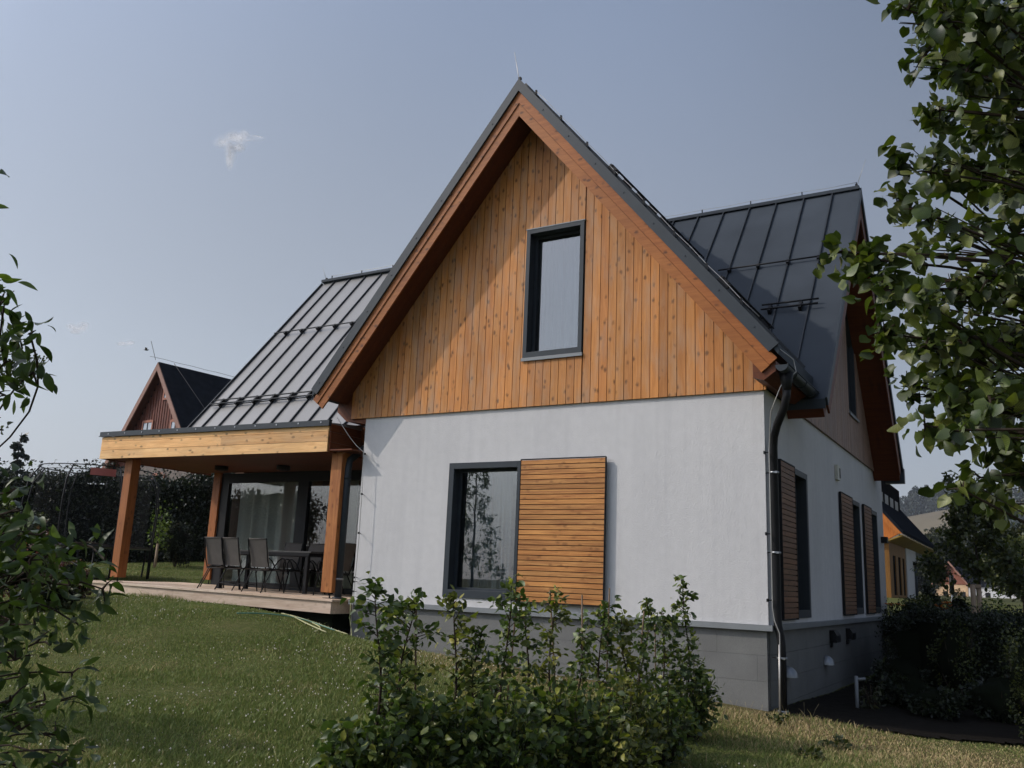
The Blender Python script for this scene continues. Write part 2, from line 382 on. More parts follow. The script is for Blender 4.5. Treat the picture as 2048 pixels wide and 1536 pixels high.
L_LIND = leaf_mat('linden_leaf', (0.0214, 0.0342, 0.0074), (0.0556, 0.0730, 0.0137), (0.1177, 0.1237, 0.0256), under=1.7, trans=.22, veins=True)
L_DOG = leaf_mat('dogwood_leaf', (0.0233, 0.0401, 0.0112), (0.0575, 0.0869, 0.0201), (0.1086, 0.1396, 0.0335), under=1.5, trans=.22)
L_HORN = leaf_mat('hornbeam_leaf', (0.0267, 0.0444, 0.0120), (0.0747, 0.1061, 0.0249), (0.2241, 0.2213, 0.0444), under=1.5, trans=.22)
L_HORNY = leaf_mat('yellowing_leaf', (0.0430, 0.0570, 0.0147), (0.1230, 0.1316, 0.0285), (0.2581, 0.2272, 0.0423), under=1.4, trans=.24)
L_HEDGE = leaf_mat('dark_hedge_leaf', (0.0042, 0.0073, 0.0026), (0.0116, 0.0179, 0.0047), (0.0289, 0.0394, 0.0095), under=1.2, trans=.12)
L_TREE = leaf_mat('maple_leaf', (0.0177, 0.0252, 0.0063), (0.0493, 0.0595, 0.0126), (0.1047, 0.1050, 0.0217), under=1.3, trans=.2)
L_DARK = leaf_mat('far_broadleaf', (0.0123, 0.0168, 0.0056), (0.0308, 0.0350, 0.0098), (0.0562, 0.0574, 0.0154), under=1.1, trans=.1)
L_SPRUCE = leaf_mat('spruce_needle', (0.0108, 0.0180, 0.0117), (0.0216, 0.0342, 0.0216), (0.0342, 0.0495, 0.0288), under=1.0, trans=.05)
L_LIME = leaf_mat('lime_leaf', (.050, .080, .014), (.115, .150, .026), (.18, .20, .04), under=1.2, trans=.25)
L_RED = leaf_mat('red_twig_leaf', (.06, .03, .02), (.12, .07, .045), (.20, .05, .04), under=1.0, trans=.15)
L_GRASS = leaf_mat('grass_blade', (.040, .062, .014), (.080, .108, .028), (.155, .150, .055), under=1.0, trans=.25, rough=.5)
M['core'] = plain('shade_fill', (.006, .008, .004), .95, .05)  # near-black fill standing for the shade inside foliage
M['petal_w'] = plain('clover_white', (.72, .65, .54), .8, .1); M['petal_o'] = plain('orange_petal', (.62, .17, .02), .6, .2)

# ------------------------------------------------------------------ terrain
CP = np.array([
 (0,0,-.63),(1.4,0,-.65),(2.6,0,-.72),(5.3,0,-.86),(6.16,0,-.94),(-6,-.6,-.10),(-3,-.6,-.19),(-.9,-.6,-.25),(-.1,-.7,-.33),
 (-9,1.5,-.02),(-9,-3,-.15),(-5,-4,-.3),(0,-4,-.55),(4.2,-5.9,-.90),(3,-7,-.75),(0,-8,-.55),(9,-10.5,-1.25),(9,-14,-1.3),(-5,-12,-.5),
 (6,-1.3,-1.02),(7,0,-1.05),(8.5,1.3,-1.15),(8.3,5,-1.15),(12,0,-1.3),(12,-6,-1.35),(14,6,-1.1),(6.8,3.5,-1.08),(6.8,7.0,-1.1),
 (7.0,10.6,-.35),(9,11,-.35),(12,12,-.35),(9,16,-.1),(7,22,.1),(-12,8,.5),(-18,5,.35),(-17,10,.55),(-9,6,.2),(-5,2.5,-.1),(-9,12,.6),(-25,18,.9),
 (-2,12,.2),(4,12,-.1),(0,5,-.3),(5,5,-.8),(-45,0,1.2),(-40,40,1.6),(0,60,.3),(50,60,-.5),(50,0,-2),(0,-50,-1.2),(-50,-50,.2),(50,-50,-2.2),(-7.9,2.3,.0),(-10,4,.12)], dtype=float)
def tps_fit(P):
    d = np.linalg.norm(P[:, None, :2]-P[None, :, :2], axis=2); K = np.where(d > 0, d*d*np.log(np.maximum(d, 1e-9)), 0)+np.eye(len(P))*.02
    A = np.zeros((len(P)+3,)*2); A[:len(P), :len(P)] = K; Q = np.c_[np.ones(len(P)), P[:, :2]]; A[:len(P), len(P):] = Q; A[len(P):, :len(P)] = Q.T
    return np.linalg.solve(A, np.r_[P[:, 2], 0, 0, 0])
TW = tps_fit(CP)
def far_h(x, y):
    hill = 92*np.exp(-((x-80)/330)**2-((y-900)/330)**2)
    ridge = 105*np.exp(-((x-520)/300)**2-((y-1500)/420)**2)
    return hill+ridge+.3
def ground_z(x, y):
    x = np.atleast_1d(np.asarray(x, dtype=float)); y = np.atleast_1d(np.asarray(y, dtype=float)); sh = x.shape; x = x.ravel(); y = y.ravel()
    z = np.full(x.shape, TW[-3])+TW[-2]*x+TW[-1]*y
    for i in range(len(CP)):
        d2 = (x-CP[i, 0])**2+(y-CP[i, 1])**2; z += TW[i]*.5*d2*np.log(np.maximum(d2, 1e-12))
    rad = np.hypot(x, y); k = np.clip((rad-45)/40, 0, 1); k = k*k*(3-2*k)
    return (z*(1-k)+far_h(x, y)*k).reshape(sh)
def gz(x, y): return float(ground_z([x], [y])[0])
def gauge(n_in, step, grow, lim):
    a = [0.0]
    while a[-1] < n_in: a.append(a[-1]+step)
    s = step
    while a[-1] < lim: s *= grow; a.append(a[-1]+s)
    a = np.array(a); return np.r_[-a[:0:-1], a]
gx = gauge(14, .25, 1.07, 4000); gy = gauge(14, .25, 1.07, 4000)
X, Y = np.meshgrid(gx, gy); Z = ground_z(X, Y)
Z += .012*np.sin(X*3.1+np.sin(Y*2.3))*np.cos(Y*2.7)*(np.hypot(X, Y) < 60)
nx, ny = len(gx), len(gy); ii, jj = np.meshgrid(np.arange(nx-1), np.arange(ny-1)); b0 = (jj*nx+ii).ravel()
Fg = np.c_[b0, b0+1, b0+1+nx, b0+nx]
def ground_mat():
    m, t, b = new_mat('lawn_and_fields', .95, .05)
    tc = t.nodes.new("ShaderNodeTexCoord"); v = tc.outputs["Object"]
    n1 = noise(t, v, .55, 4); n2 = noise(t, v, 22, 4, .7); n3 = noise(t, v, 2.2, 5, .65)
    g = ramp(t, n2, [(.25, (.040, .052, .015)), (.55, (.090, .100, .032)), (.8, (.14, .14, .055))])
    dry = ramp(t, n2, [(.25, (.070, .050, .024)), (.8, (.17, .13, .065))])
    # dry strip along the plinth and to the right
    sx = t.nodes.new("ShaderNodeSeparateXYZ"); t.links.new(v, sx.inputs[0])
    d1 = math_(t, 'SUBTRACT', 1.0, math_(t, 'MULTIPLY', math_(t, 'ABSOLUTE', math_(t, 'ADD', sx.outputs[1], .35)), .95))
    xr = math_(t, 'MULTIPLY', math_(t, 'SUBTRACT', sx.outputs[0], .8), .5)
    band = math_(t, 'MULTIPLY', math_(t, 'MAXIMUM', d1, 0.0), math_(t, 'MINIMUM', math_(t, 'MAXIMUM', xr, 0.0), 1.0))
    fac = math_(t, 'ADD', band, math_(t, 'SUBTRACT', math_(t, 'MULTIPLY', n3, 1.5), .68))
    fac = math_(t, 'MINIMUM', math_(t, 'MAXIMUM', fac, 0.0), 1.0)
    near = mix(t, fac, g, dry)
    # far: ploughed field and meadow
    fl = noise(t, coords(t, (.02, .004, .02)), 1.0, 5); fieldc = ramp(t, fl, [(.3, (.115, .095, .062)), (.7, (.175, .145, .095))])
    mead = ramp(t, noise(t, coords(t, (.03, .03, .03)), 1.0, 4), [(.35, (.035, .045, .016)), (.65, (.09, .08, .038))])
    fy = ramp(t, math_(t, 'MULTIPLY', sx.outputs[1], .001), [(.25, (0, 0, 0)), (.28, (1, 1, 1))]); 
    far = mix(t, fy, mead, fieldc)
    ln = nd(t, "ShaderNodeVectorMath", operation='LENGTH'); t.links.new(v, ln.inputs[0])
    ff = ramp(t, math_(t, 'MULTIPLY', ln.outputs["Value"], .01), [(.45, (0, 0, 0)), (.7, (1, 1, 1))])
    col = mix(t, ff, near, far)
    t.links.new(col, b.inputs["Base Color"]); bump(t, b, n2, .8, .02)
    return m
M['ground'] = ground_mat()
BED = lambda x, y: (x > 6.2) & (y > -.10+(x-6.2)*.50+.10*np.sin(x*3.1)) & (y < 9.3) & (x < 11.5)
tag(fast_mesh('ground', np.c_[X.ravel(), Y.ravel(), Z.ravel()], Fg, None, [M['ground']], None, True), kind='structure')

bx_, by_ = np.meshgrid(np.arange(6.1, 11.6, .1), np.arange(-.3, 9.4, .1)); bz_ = ground_z(bx_, by_)+.012*np.sin(bx_*17+by_*3)*np.sin(by_*19)+.022; nbx = bx_.shape[1]
q_ = np.array([[j*nbx+i, j*nbx+i+1, (j+1)*nbx+i+1, (j+1)*nbx+i] for j in range(bx_.shape[0]-1) for i in range(nbx-1) if BED(bx_[j, i]+.05, by_[j, i]+.05)])
tag(fast_mesh('planting_bed', np.c_[bx_.ravel(), by_.ravel(), bz_.ravel()], q_, None, [plain('shade_dark_mulch', (.012, .010, .008), .95, .05, var=.5, nscale=30, bumpk=1.0, bscale=60)], None, True), kind='structure')  # near-black mulch: the house shade is put into its colour

# ================================================================== THE HOUSE
XC, YC, SL = 2.84, 4.68, 1.211            # main ridge x, cross ridge y, roof slope
SS = {1: 1.202, -1: 1.247}; EE = {1: 3.606, -1: 3.487}; AW = 7.335; OV = .5   # slopes and half spans right / left, board apex, overhang
house = empty('house', (0, 0, 0), 'white gabled house with orange spruce cladding, dark metal roofs and a covered terrace', 'house')
def part(mb, name, mat, parent=house, bevel=0, label=None, kind=None):
    return tag(mb.build(name, mat, parent, bevel), label, kind=kind)
TL = lambda x: -.012*x if x < 0 else 0.0   # the terrace rises a touch to the left

def wall_with_holes(mb, a0, a1, z0, z1, t0, t1, holes, plane):
    """plane 'y': wall along x between y=t0..t1; plane 'x': along y"""
    xs = sorted({a0, a1, *[h[0] for h in holes], *[h[1] for h in holes]})
    for i in range(len(xs)-1):
        u0, u1 = xs[i], xs[i+1]; hs = sorted([h for h in holes if h[0] <= u0+1e-6 and h[1] >= u1-1e-6], key=lambda h: h[2]); z = z0
        for h in hs+[None]:
            top = h[2] if h else z1
            if top > z+1e-4:
                if plane == 'y': mb.box(u0, t0, z, u1, t1, top, rnd=.5)
                else: mb.box(t0, u0, z, t1, u1, top, rnd=.5)
            if h: z = h[3]
LW = (1.63, 2.85, .12, 1.995); UW = (2.79, 3.715, 3.445, 5.36)
SW = [(1.25, 2.15, .06, 1.985), (5.42, 6.32, .07, 1.985), (7.42, 8.27, .07, 1.985)]; USW = (5.55, 6.40, 3.50, 5.85)
mb = MB()
wall_with_holes(mb, 0, 6.15, 0, 2.78, 0, .30, [LW], 'y')
wall_with_holes(mb, .30, 9.15, 0, 2.78, 5.85, 6.15, SW, 'x')
mb.box(0, .30, 0, .30, 9.15, 2.78); mb.box(.30, 8.85, 0, 5.85, 9.15, 2.78)
part(mb, 'wall', M['stucco'])
# upper gable backing (inside the cladding)
mb = MB()
def gable_strip(mb, a0, a1, c, apex, z0, t0, t1, axis, hole=None):
    """dark backing of a gable, triangular, with a hole cut as strips"""
    xs = sorted({a0, a1, c, *([hole[0], hole[1]] if hole else [])})
    top = lambda q: apex-SL*abs(q-c)
    for u0, u1 in zip(xs[:-1], xs[1:]):
        if hole and u0 >= hole[0]-1e-6 and u1 <= hole[1]+1e-6:
            mb.prism([(u0, z0), (u1, z0), (u1, hole[2]), (u0, hole[2])], t0, t1, axis)
            mb.prism([(u0, hole[3]), (u1, hole[3]), (u1, top(u1)), (u0, top(u0))], t0, t1, axis)
        else: mb.prism([(u0, z0), (u1, z0), (u1, top(u1)), (u0, top(u0))], t0, t1, axis)
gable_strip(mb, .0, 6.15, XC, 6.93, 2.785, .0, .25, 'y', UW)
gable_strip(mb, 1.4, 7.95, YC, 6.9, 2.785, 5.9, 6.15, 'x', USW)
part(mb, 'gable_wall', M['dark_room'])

def cladding(name, a0, a1, zb, c, apex, f0, f1, axis, mat, pitch, hole=None, right_cut=None):
    mb = MB(); x = a0; i = 0
    top = lambda q: apex-(SS[1 if q > c else -1] if axis == 'y' else SL)*abs(q-c)
    while x < a1-.005:
        x1 = min(x+pitch, a1); u0, u1 = x+.0042, x1-.0042; segs = [(zb, None)]
        if hole and u1 > hole[0] and u0 < hole[1]:
            parts_ = []
            if u0 < hole[0]-.012: parts_.append((u0, hole[0], zb, None))
            if u1 > hole[1]+.012: parts_.append((hole[1], u1, zb, None))
            m0, m1 = max(u0, hole[0]), min(u1, hole[1]); parts_ += [(m0, m1, zb, hole[2]), (m0, m1, hole[3], None)]
        else: parts_ = [(u0, u1, zb, None)]
        r = random.random()
        for (p0, p1, za, zt) in parts_:
            if p1-p0 < .004: continue
            t0_, t1_ = (zt, zt) if zt is not None else (top(p0), top(p1))
            if max(t0_, t1_) <= za: continue
            j = random.uniform(0, .0015)
            poly = [(p0, za), (p1, za), (p1, max(t1_, za+.001)), (p0, max(t0_, za+.001))]
            if p0 < c < p1 and zt is None: poly = [(p0, za), (p1, za), (p1, t1_), (c, apex), (p0, t0_)]
            mb.prism(poly, f0-j*(1 if f0 < f1 else -1), f1, axis, rnd=r)
        x = x1; i += 1
    return part(mb, name, mat)
cladding('gable_cladding', -.28, 6.19, 2.745, XC, 7.075, -.036, -.004, 'y', M['clad'], .1215, UW)
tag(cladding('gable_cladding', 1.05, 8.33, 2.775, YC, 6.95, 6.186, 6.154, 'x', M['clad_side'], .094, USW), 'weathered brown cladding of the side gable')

# ---- plinth: stone slabs, right and front, with a ledge above
mb = MB()
def slabs(mb, a0, a1, plane, face, dirn, z_hi=-.05, z_lo=-1.75):
    z = z_hi; row = 0
    while z > z_lo:
        z1 = z-.285; a = a0-(.45 if row % 2 else 0)
        while a < a1:
            q0, q1 = max(a, a0), min(a+.92, a1)
            if q1-q0 > .01:
                j = random.uniform(0, .0012)
                if plane == 'y': mb.box(q0+.0008, face+j, z1+.001, q1-.0008, face+.08, z-.001)
                else: mb.box(face-.08, q0+.0015, z1+.002, face-j, q1-.0015, z-.002)
            a += .92
        z = z1; row += 1
slabs(mb, .02, 6.125, 'y', .015, -1); slabs(mb, .10, 9.12, 'x', 6.135, 1)
mb.box(.05, .03, -1.8, 6.05, 9.05, -.06)
part(mb, 'plinth', M['stone'])
mb = MB(); mb.box(-.03, -.045, -.045, 6.205, .0, .004); mb.box(6.15, .001, -.045, 6.205, 9.20, .004); mb.box(-.03, -.045, -.062, 6.205, -.037, -.0455)
mb.box(6.197, -.036, -.062, 6.205, 9.2, -.0455)
part(mb, 'ledge', M['ledge'])

# ---- roofs
MT = 7.52
def vy(d, q): return max(0, (q*d-.275)/SL)
def ribs_main(mb, side):
    y = -.42; q = SS[side]
    while y < YC:
        d2 = EE[side]-.03
        if y > YC-vy(d2, q): d2 = ((YC-y)*SL+.275)/q
        if d2 > .3: mb.bar((XC+side*.03, y, MT-.02), (XC+side*d2, y, MT+.012-q*d2), .022, .05, up=(side*q, 0, 1), mat=1)
        y += .477
mb = MB()
for s in (-1, 1):
    e = EE[s]+.02; q = SS[s]; d0 = .275/q
    for plan in ([(0, -OV-.03), (e, -OV-.03), (e, YC-vy(e, q)), (d0, YC), (0, YC)], [(0, YC), (d0, YC), (2.9, YC+vy(2.9, q)), (2.9, 9.3), (0, 9.3)]):
        n = len(plan); vs = [(XC+s*a, y, MT-q*a) for a, y in plan]+[(XC+s*a, y, MT-.12-q*a) for a, y in plan]
        mb.add(vs, [tuple(range(n)), tuple(range(2*n-1, n-1, -1))]+[(i, i+n, (i+1) % n+n, (i+1) % n) for i in range(n)])
    ribs_main(mb, s)
part(mb, 'roof', [M['roof'], M['roof_seam']], label='dark standing seam roof of the front gable')
mb = MB()    # metal verge strip on the front rake
for s in (-1, 1):
    e = EE[s]+.03; q = SS[s]
    mb.prism([(XC, MT+.015), (XC+s*e, MT+.015-q*e), (XC+s*(e-.115), MT+.015-q*e-.09), (XC, AW+.005)], -OV-.055, -OV-.028, 'y')
    for k in range(1, 9):
        d = k*.42; mb.box(XC+s*d-.008, -OV-.062, MT-.10-q*d, XC+s*d+.008, -OV-.055, MT-.084-q*d)
part(mb, 'verge_strip', M['anth'])
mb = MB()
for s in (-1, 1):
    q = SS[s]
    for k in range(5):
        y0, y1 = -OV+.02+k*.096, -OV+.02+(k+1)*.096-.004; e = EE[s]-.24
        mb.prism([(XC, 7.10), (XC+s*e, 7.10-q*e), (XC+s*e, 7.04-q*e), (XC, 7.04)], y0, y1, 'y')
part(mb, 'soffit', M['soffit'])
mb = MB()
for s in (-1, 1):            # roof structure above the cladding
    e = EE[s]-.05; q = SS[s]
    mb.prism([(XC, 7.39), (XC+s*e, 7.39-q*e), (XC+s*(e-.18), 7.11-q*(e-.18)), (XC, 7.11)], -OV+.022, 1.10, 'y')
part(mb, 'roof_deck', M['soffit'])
for s in (-1, 1):
    e = EE[s]; q = SS[s]; L_ = math.hypot(1, q); dx, dz = -s*q/L_, -1/L_
    B = (XC+s*e, AW-q*e); w1, w2 = .115, .24; h1 = w1*L_; h2 = w2*L_
    mbr = MB()
    mbr.prism([(XC, AW), B, (B[0]+dx*w1, B[1]+dz*w1), (XC, AW-h1)], -OV-.024, -OV+.012, 'y')
    mbr.prism([(XC, AW-h1-.006), (B[0]+dx*(w1+.004), B[1]+dz*(w1+.004)), (B[0]+dx*w2, B[1]+dz*w2), (XC, AW-h2)], -OV-.010, -OV+.018, 'y')
    part(mbr, 'rake_board', M['rake_r'])
# eave soffit boxes of the main roof
mb = MB()
mb.prism([(6.155, 2.80), (6.28, 2.76), (6.42, 2.86), (6.42, 2.98), (6.155, 3.25)], -.48, 1.45, 'y')
part(mb, 'eave_soffit', M['soffit_y']); mb = MB()
mb.prism([(-.005, 2.66), (-.40, 2.72), (-.60, 2.88), (-.60, 3.0), (-.005, 3.6)], .004, 1.20, 'y')
part(mb, 'eave_soffit', M['soffit_y']); mb = MB()
mb.prism([(-.005, 2.45), (-.46, 2.45), (-.46, 2.70), (-.005, 2.64)], .45, 1.95, 'y')
part(mb, 'canopy_link', M['soffit_y'])

# cross roof: front slope to the right, rear slope, side gable overhang
XR, XL = 6.66, -5.62
mb = MB()
mb.prism([(YC, 7.245), (1.02, 7.245-SL*(YC-1.02)), (1.03, 7.12-SL*(YC-1.02)), (YC, 7.12)], 3.1, XR, 'x')
mb.prism([(YC, 7.245), (8.34, 7.245-SL*(8.34-YC)), (8.33, 7.12-SL*(8.34-YC)), (YC, 7.12)], XL, XR, 'x')
for k in range(-1, 6):
    x = 3.79+.485*k
    if x > 3.2: mb.bar((x, YC-.02, 7.24), (x, 1.06, 7.255-SL*(YC-1.06)), .022, .05, up=(0, -SL, 1), mat=1)
x = 6.2
mb.box(XL, YC-.07, 7.225, XR, YC+.07, 7.285, mat=0)
part(mb, 'roof', [M['roof'], M['roof_seam']], label='dark standing seam roof of the right wing')
mb = MB()   # verge strip and rake of the side gable
for s in (-1, 1):
    e = 3.66
    mb.prism([(YC, 7.26), (YC+s*e, 7.26-SL*e), (YC+s*(e-.07), 7.26-SL*e-.09), (YC, 7.10)], XR+.001, XR+.03, 'x')
part(mb, 'verge_strip', M['anth'])
mb = MB()
for s in (-1, 1):
    e = 3.52
    mb.prism([(YC, 7.09), (YC+s*e, 7.09-SL*e), (YC+s*(e-.18), 7.09-SL*e-.15), (YC, 6.72)], XR-.03, XR-.001, 'x')
part(mb, 'rake_board', M['soffit_y'])
mb = MB()
for s in (-1, 1):
    e = 3.62
    mb.prism([(YC, 7.10), (YC+s*e, 7.10-SL*e), (YC+s*(e-.1), 6.86-SL*(e-.1)), (YC, 6.86)], 6.16, XR-.035, 'x')
part(mb, 'soffit', M['soffit'])
mb = MB()  # black end board of the lower rear eave (right end)
mb.box(6.35, 8.25, 2.55, 6.70, 8.40, 2.84)
part(mb, 'eave_end', M['anth'])

# left wing roof: steep slope that flattens out over the terrace
prof = [(YC, 7.20), (3.2, 7.20-SL*(YC-3.2)), (2.0, 7.20-SL*(YC-2.0)), (1.6, 7.20-SL*(YC-1.6)), (1.16, 2.945), (1.02, 2.83), (.60, 2.74), (-.27, 2.66)]
mb = MB()
def wing(mb, xa, xb, pr):
    poly = pr+[(y, z-.10) for y, z in reversed(pr)]
    n = len(poly); vs = [(xa, *p) for p in poly]+[(xb, *p) for p in poly]
    fs = [(i, i+n, (i+1) % n+n, (i+1) % n) for i in range(n)]
    m_ = len(pr); fs += [(i, i+1, n-2-i, n-1-i) for i in range(m_-1)]+[(n+i+1, n+i, 2*n-1-i, 2*n-2-i) for i in range(m_-1)]
    mb.add(vs, fs)
wing(mb, XL, -.47, prof); wing(mb, -.47, 1.2, prof[:4])
k = 0; x = -5.233
while x < 1.0:
    pr = prof if x < -.5 else prof[:4]
    for a, b in zip(pr[:-1], pr[1:]):
        d = Vector((0, b[0]-a[0], b[1]-a[1])); nrm = Vector((0, d.z, -d.y)).normalized()
        if nrm.z < 0: nrm = -nrm
        pa = Vector((x, *a))+nrm*.015; pb = Vector((x, *b))+nrm*.015
        mb.bar(pa, pb, .020, .042, up=tuple(nrm), mat=1)
    x += .477
mb.box(XL-.012, -.25, 2.62, XL-.002, .4, 2.70, mat=1)
for a, b in zip(prof[:-1], prof[1:]): mb.bar((XL, a[0], a[1]-.02), (XL, b[0], b[1]-.02), .02, .12, up=(0, .3, 1), mat=1)
part(mb, 'roof', [M['glare_roof'], M['roof_seam']], label='standing seam roof above the terrace, sun glare painted pale grey')
# flat canopy extension left of the roof with metal cover
mb = MB(); mb.add([(-6.06, -.27, 2.63), (XL+.01, -.27, 2.63), (XL+.01, 2.4, 2.63), (-6.06, 2.4, 2.63), (-6.06, -.27, 2.66), (XL+.01, -.27, 2.66), (XL+.01, 2.4, 2.66), (-6.06, 2.4, 2.66)],
    [(0,3,2,1),(4,5,6,7),(0,1,5,4),(1,2,6,5),(2,3,7,6),(3,0,4,7)])
part(mb, 'canopy_cover', M['roof'])
# left wing body
mb = MB()
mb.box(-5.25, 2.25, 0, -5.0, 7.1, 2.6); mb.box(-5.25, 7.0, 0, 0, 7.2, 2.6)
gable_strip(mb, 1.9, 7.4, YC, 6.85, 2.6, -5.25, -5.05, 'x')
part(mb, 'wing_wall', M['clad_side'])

# ---- terrace canopy
def canopy_fascia():
    mb = MB(); xa, xb = -6.05, -.48
    rows = [(2.20, 2.355), (2.361, 2.515), (2.521, 2.60)]
    for ri, (z0, z1) in enumerate(rows):
        x = xa; j = [1.9, 3.2, 4.4][ri]
        while x < xb-.01:
            x1 = min(x+j, xb); j = random.uniform(2.6, 4.2)
            if xb-x1 < .5: x1 = xb
            r = random.random(); t0, t1 = TL(x), TL(x1)
            mb.add([(x, -.30, z0+t0), (x1-.002, -.30, z0+t1), (x1-.002, -.272, z0+t1), (x, -.272, z0+t0), (x, -.30, z1+t0), (x1-.002, -.30, z1+t1), (x1-.002, -.272, z1+t1), (x, -.272, z1+t0)],
                   [(0,3,2,1),(4,5,6,7),(0,1,5,4),(1,2,6,5),(2,3,7,6),(3,0,4,7)], rnd=r)
            x = x1
    return part(mb, 'fascia', M['beam'], label='pale spruce fascia boards of the terrace canopy')
canopy_fascia()
mb = MB()
for z0, z1 in [(2.20, 2.355), (2.361, 2.515), (2.521, 2.64)]: mb.box(-.476, -.271, z0, -.45, 1.6, z1)
part(mb, 'fascia', M['soffit_y']); mb = MB()
for z0, z1 in [(2.20, 2.355), (2.361, 2.515), (2.521, 2.64)]: mb.box(-6.046, -.271, z0+.07, -6.02, 2.3, z1+.07)
part(mb, 'fascia', M['soffit_y'])
mb = MB()
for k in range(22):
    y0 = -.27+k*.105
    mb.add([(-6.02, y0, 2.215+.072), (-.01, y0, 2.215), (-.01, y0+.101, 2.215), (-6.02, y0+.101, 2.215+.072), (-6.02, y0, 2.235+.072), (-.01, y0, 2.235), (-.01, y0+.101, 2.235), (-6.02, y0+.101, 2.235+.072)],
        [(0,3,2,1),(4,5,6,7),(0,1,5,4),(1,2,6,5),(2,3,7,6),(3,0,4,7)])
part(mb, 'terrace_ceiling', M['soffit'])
mb = MB()
mb.add([(-6.10, -.325, 2.612+.072), (-.46, -.325, 2.607), (-.46, -.27, 2.607), (-6.10, -.27, 2.612+.072), (-6.10, -.325, 2.700+.072), (-.46, -.325, 2.695), (-.46, -.25, 2.71), (-6.10, -.25, 2.71+.072)],
    [(0,3,2,1),(4,5,6,7),(0,1,5,4),(1,2,6,5),(2,3,7,6),(3,0,4,7)])
mb.bar((-6.10, -.335, 2.613+.072), (-.46, -.335, 2.608), .02, .012)
for k in range(12):
    x = -5.85+k*.475; mb.box(x-.012, -.332, 2.645+TL(x), x+.012, -.325, 2.668+TL(x), mat=1)
part(mb, 'drip_edge', [M['anth'], M['steel']])
mb = MB()
for a, b in [((-6.10, .0, 2.66+.07), (-6.10, 2.3, 2.66+.07))]: mb.bar(a, b, .04, .09)
part(mb, 'drip_edge', M['anth'])
for (x, y, w_, d_) in ((-5.545, -.11, .20, .18), (-.535, -.11, .215, .18), (-5.50, 1.93, .20, .16)):
    mb = MB(); mb.box(x, y, .085+TL(x), x+w_, y+d_, 2.212-TL(-1)*0+TL(x)*.9)
    po = part(mb, 'post', M['post'], bevel=.006)
    mb = MB(); mb.tube([(x+w_/2, y+d_/2, TL(x)-.01), (x+w_/2, y+d_/2, .09+TL(x))], .011); mb.box(x+.03, y+.02, TL(x)-.004, x+w_-.03, y+d_-.02, TL(x)+.008)
    part(mb, 'post_foot', M['black'], po)
for (x, y) in ((-4.36, 1.10), (-2.88, 1.22)):
    mb = MB(); z = 2.212+TL(x); mb.tube([(x, y, z-.075), (x, y, z+.004)], .125, 24); mb.tube([(x, y, z-.080), (x, y, z-.0755)], .10, 24, mat=1)
    part(mb, 'ceiling_lamp', [M['black'], M['dark_room']])

# terrace downpipe
mb = MB()
mb.tube([(-.30, .02, -.02), (-.30, .02, 1.98), (-.30, .04, 2.1), (-.26, .3, 2.32), (-.24, .6, 2.5)], .055, 16)
mb.tube([(-.30, .02, 1.80), (-.30, .02, 1.86)], .060, 16); mb.tube([(-.30, .02, .28), (-.30, .02, .31)], .062, 16, mat=1)
mb.tube([(-.30, .02, .0), (-.30, .02, .03)], .085, 16)
mb.box(-.37, .0, .285, -.36, .04, .305, mat=1)
part(mb, 'downpipe', [M['anth'], M['steel']], label='slate blue downpipe beside the terrace post')

# deck
mb = MB()
def deckz(x): return TL(x)
n = 19
for k in range(n):
    y0 = -.325+k*(2.33/n); y1 = y0+2.33/n-.006
    for xa, xb in ((-6.12, -4.9), (-4.896, -2.3), (-2.296, -.10)):
        if k == 0: za = .0
        mb.add([(xa, y0, TL(xa)-.03), (xb, y0, TL(xb)-.03), (xb, y1, TL(xb)-.03), (xa, y1, TL(xa)-.03), (xa, y0, TL(xa)), (xb, y0, TL(xb)), (xb, y1, TL(xb)), (xa, y1, TL(xa))],
            [(0,3,2,1),(4,5,6,7),(0,1,5,4),(1,2,6,5),(2,3,7,6),(3,0,4,7)])
part(mb, 'deck', M['deck'], label='pale grooved timber decking of the terrace')
mb = MB()
for xa, xb in ((-6.10, -4.4), (-4.397, -.14)):
    mb.add([(xa, -.30, TL(xa)-.19), (xb, -.30, TL(xb)-.205), (xb, -.275, TL(xb)-.205), (xa, -.275, TL(xa)-.19), (xa, -.30, TL(xa)-.034), (xb, -.30, TL(xb)-.034), (xb, -.275, TL(xb)-.034), (xa, -.275, TL(xa)-.034)],
        [(0,3,2,1),(4,5,6,7),(0,1,5,4),(1,2,6,5),(2,3,7,6),(3,0,4,7)])
mb.box(-.165, -.275, -.205, -.14, 1.9, -.034)
part(mb, 'deck_skirt', M['deck'])
mb = MB(); mb.box(-5.9, -.15, -.7, -.22, 1.9, -.05); part(mb, 'deck_shade_fill', M['core'])

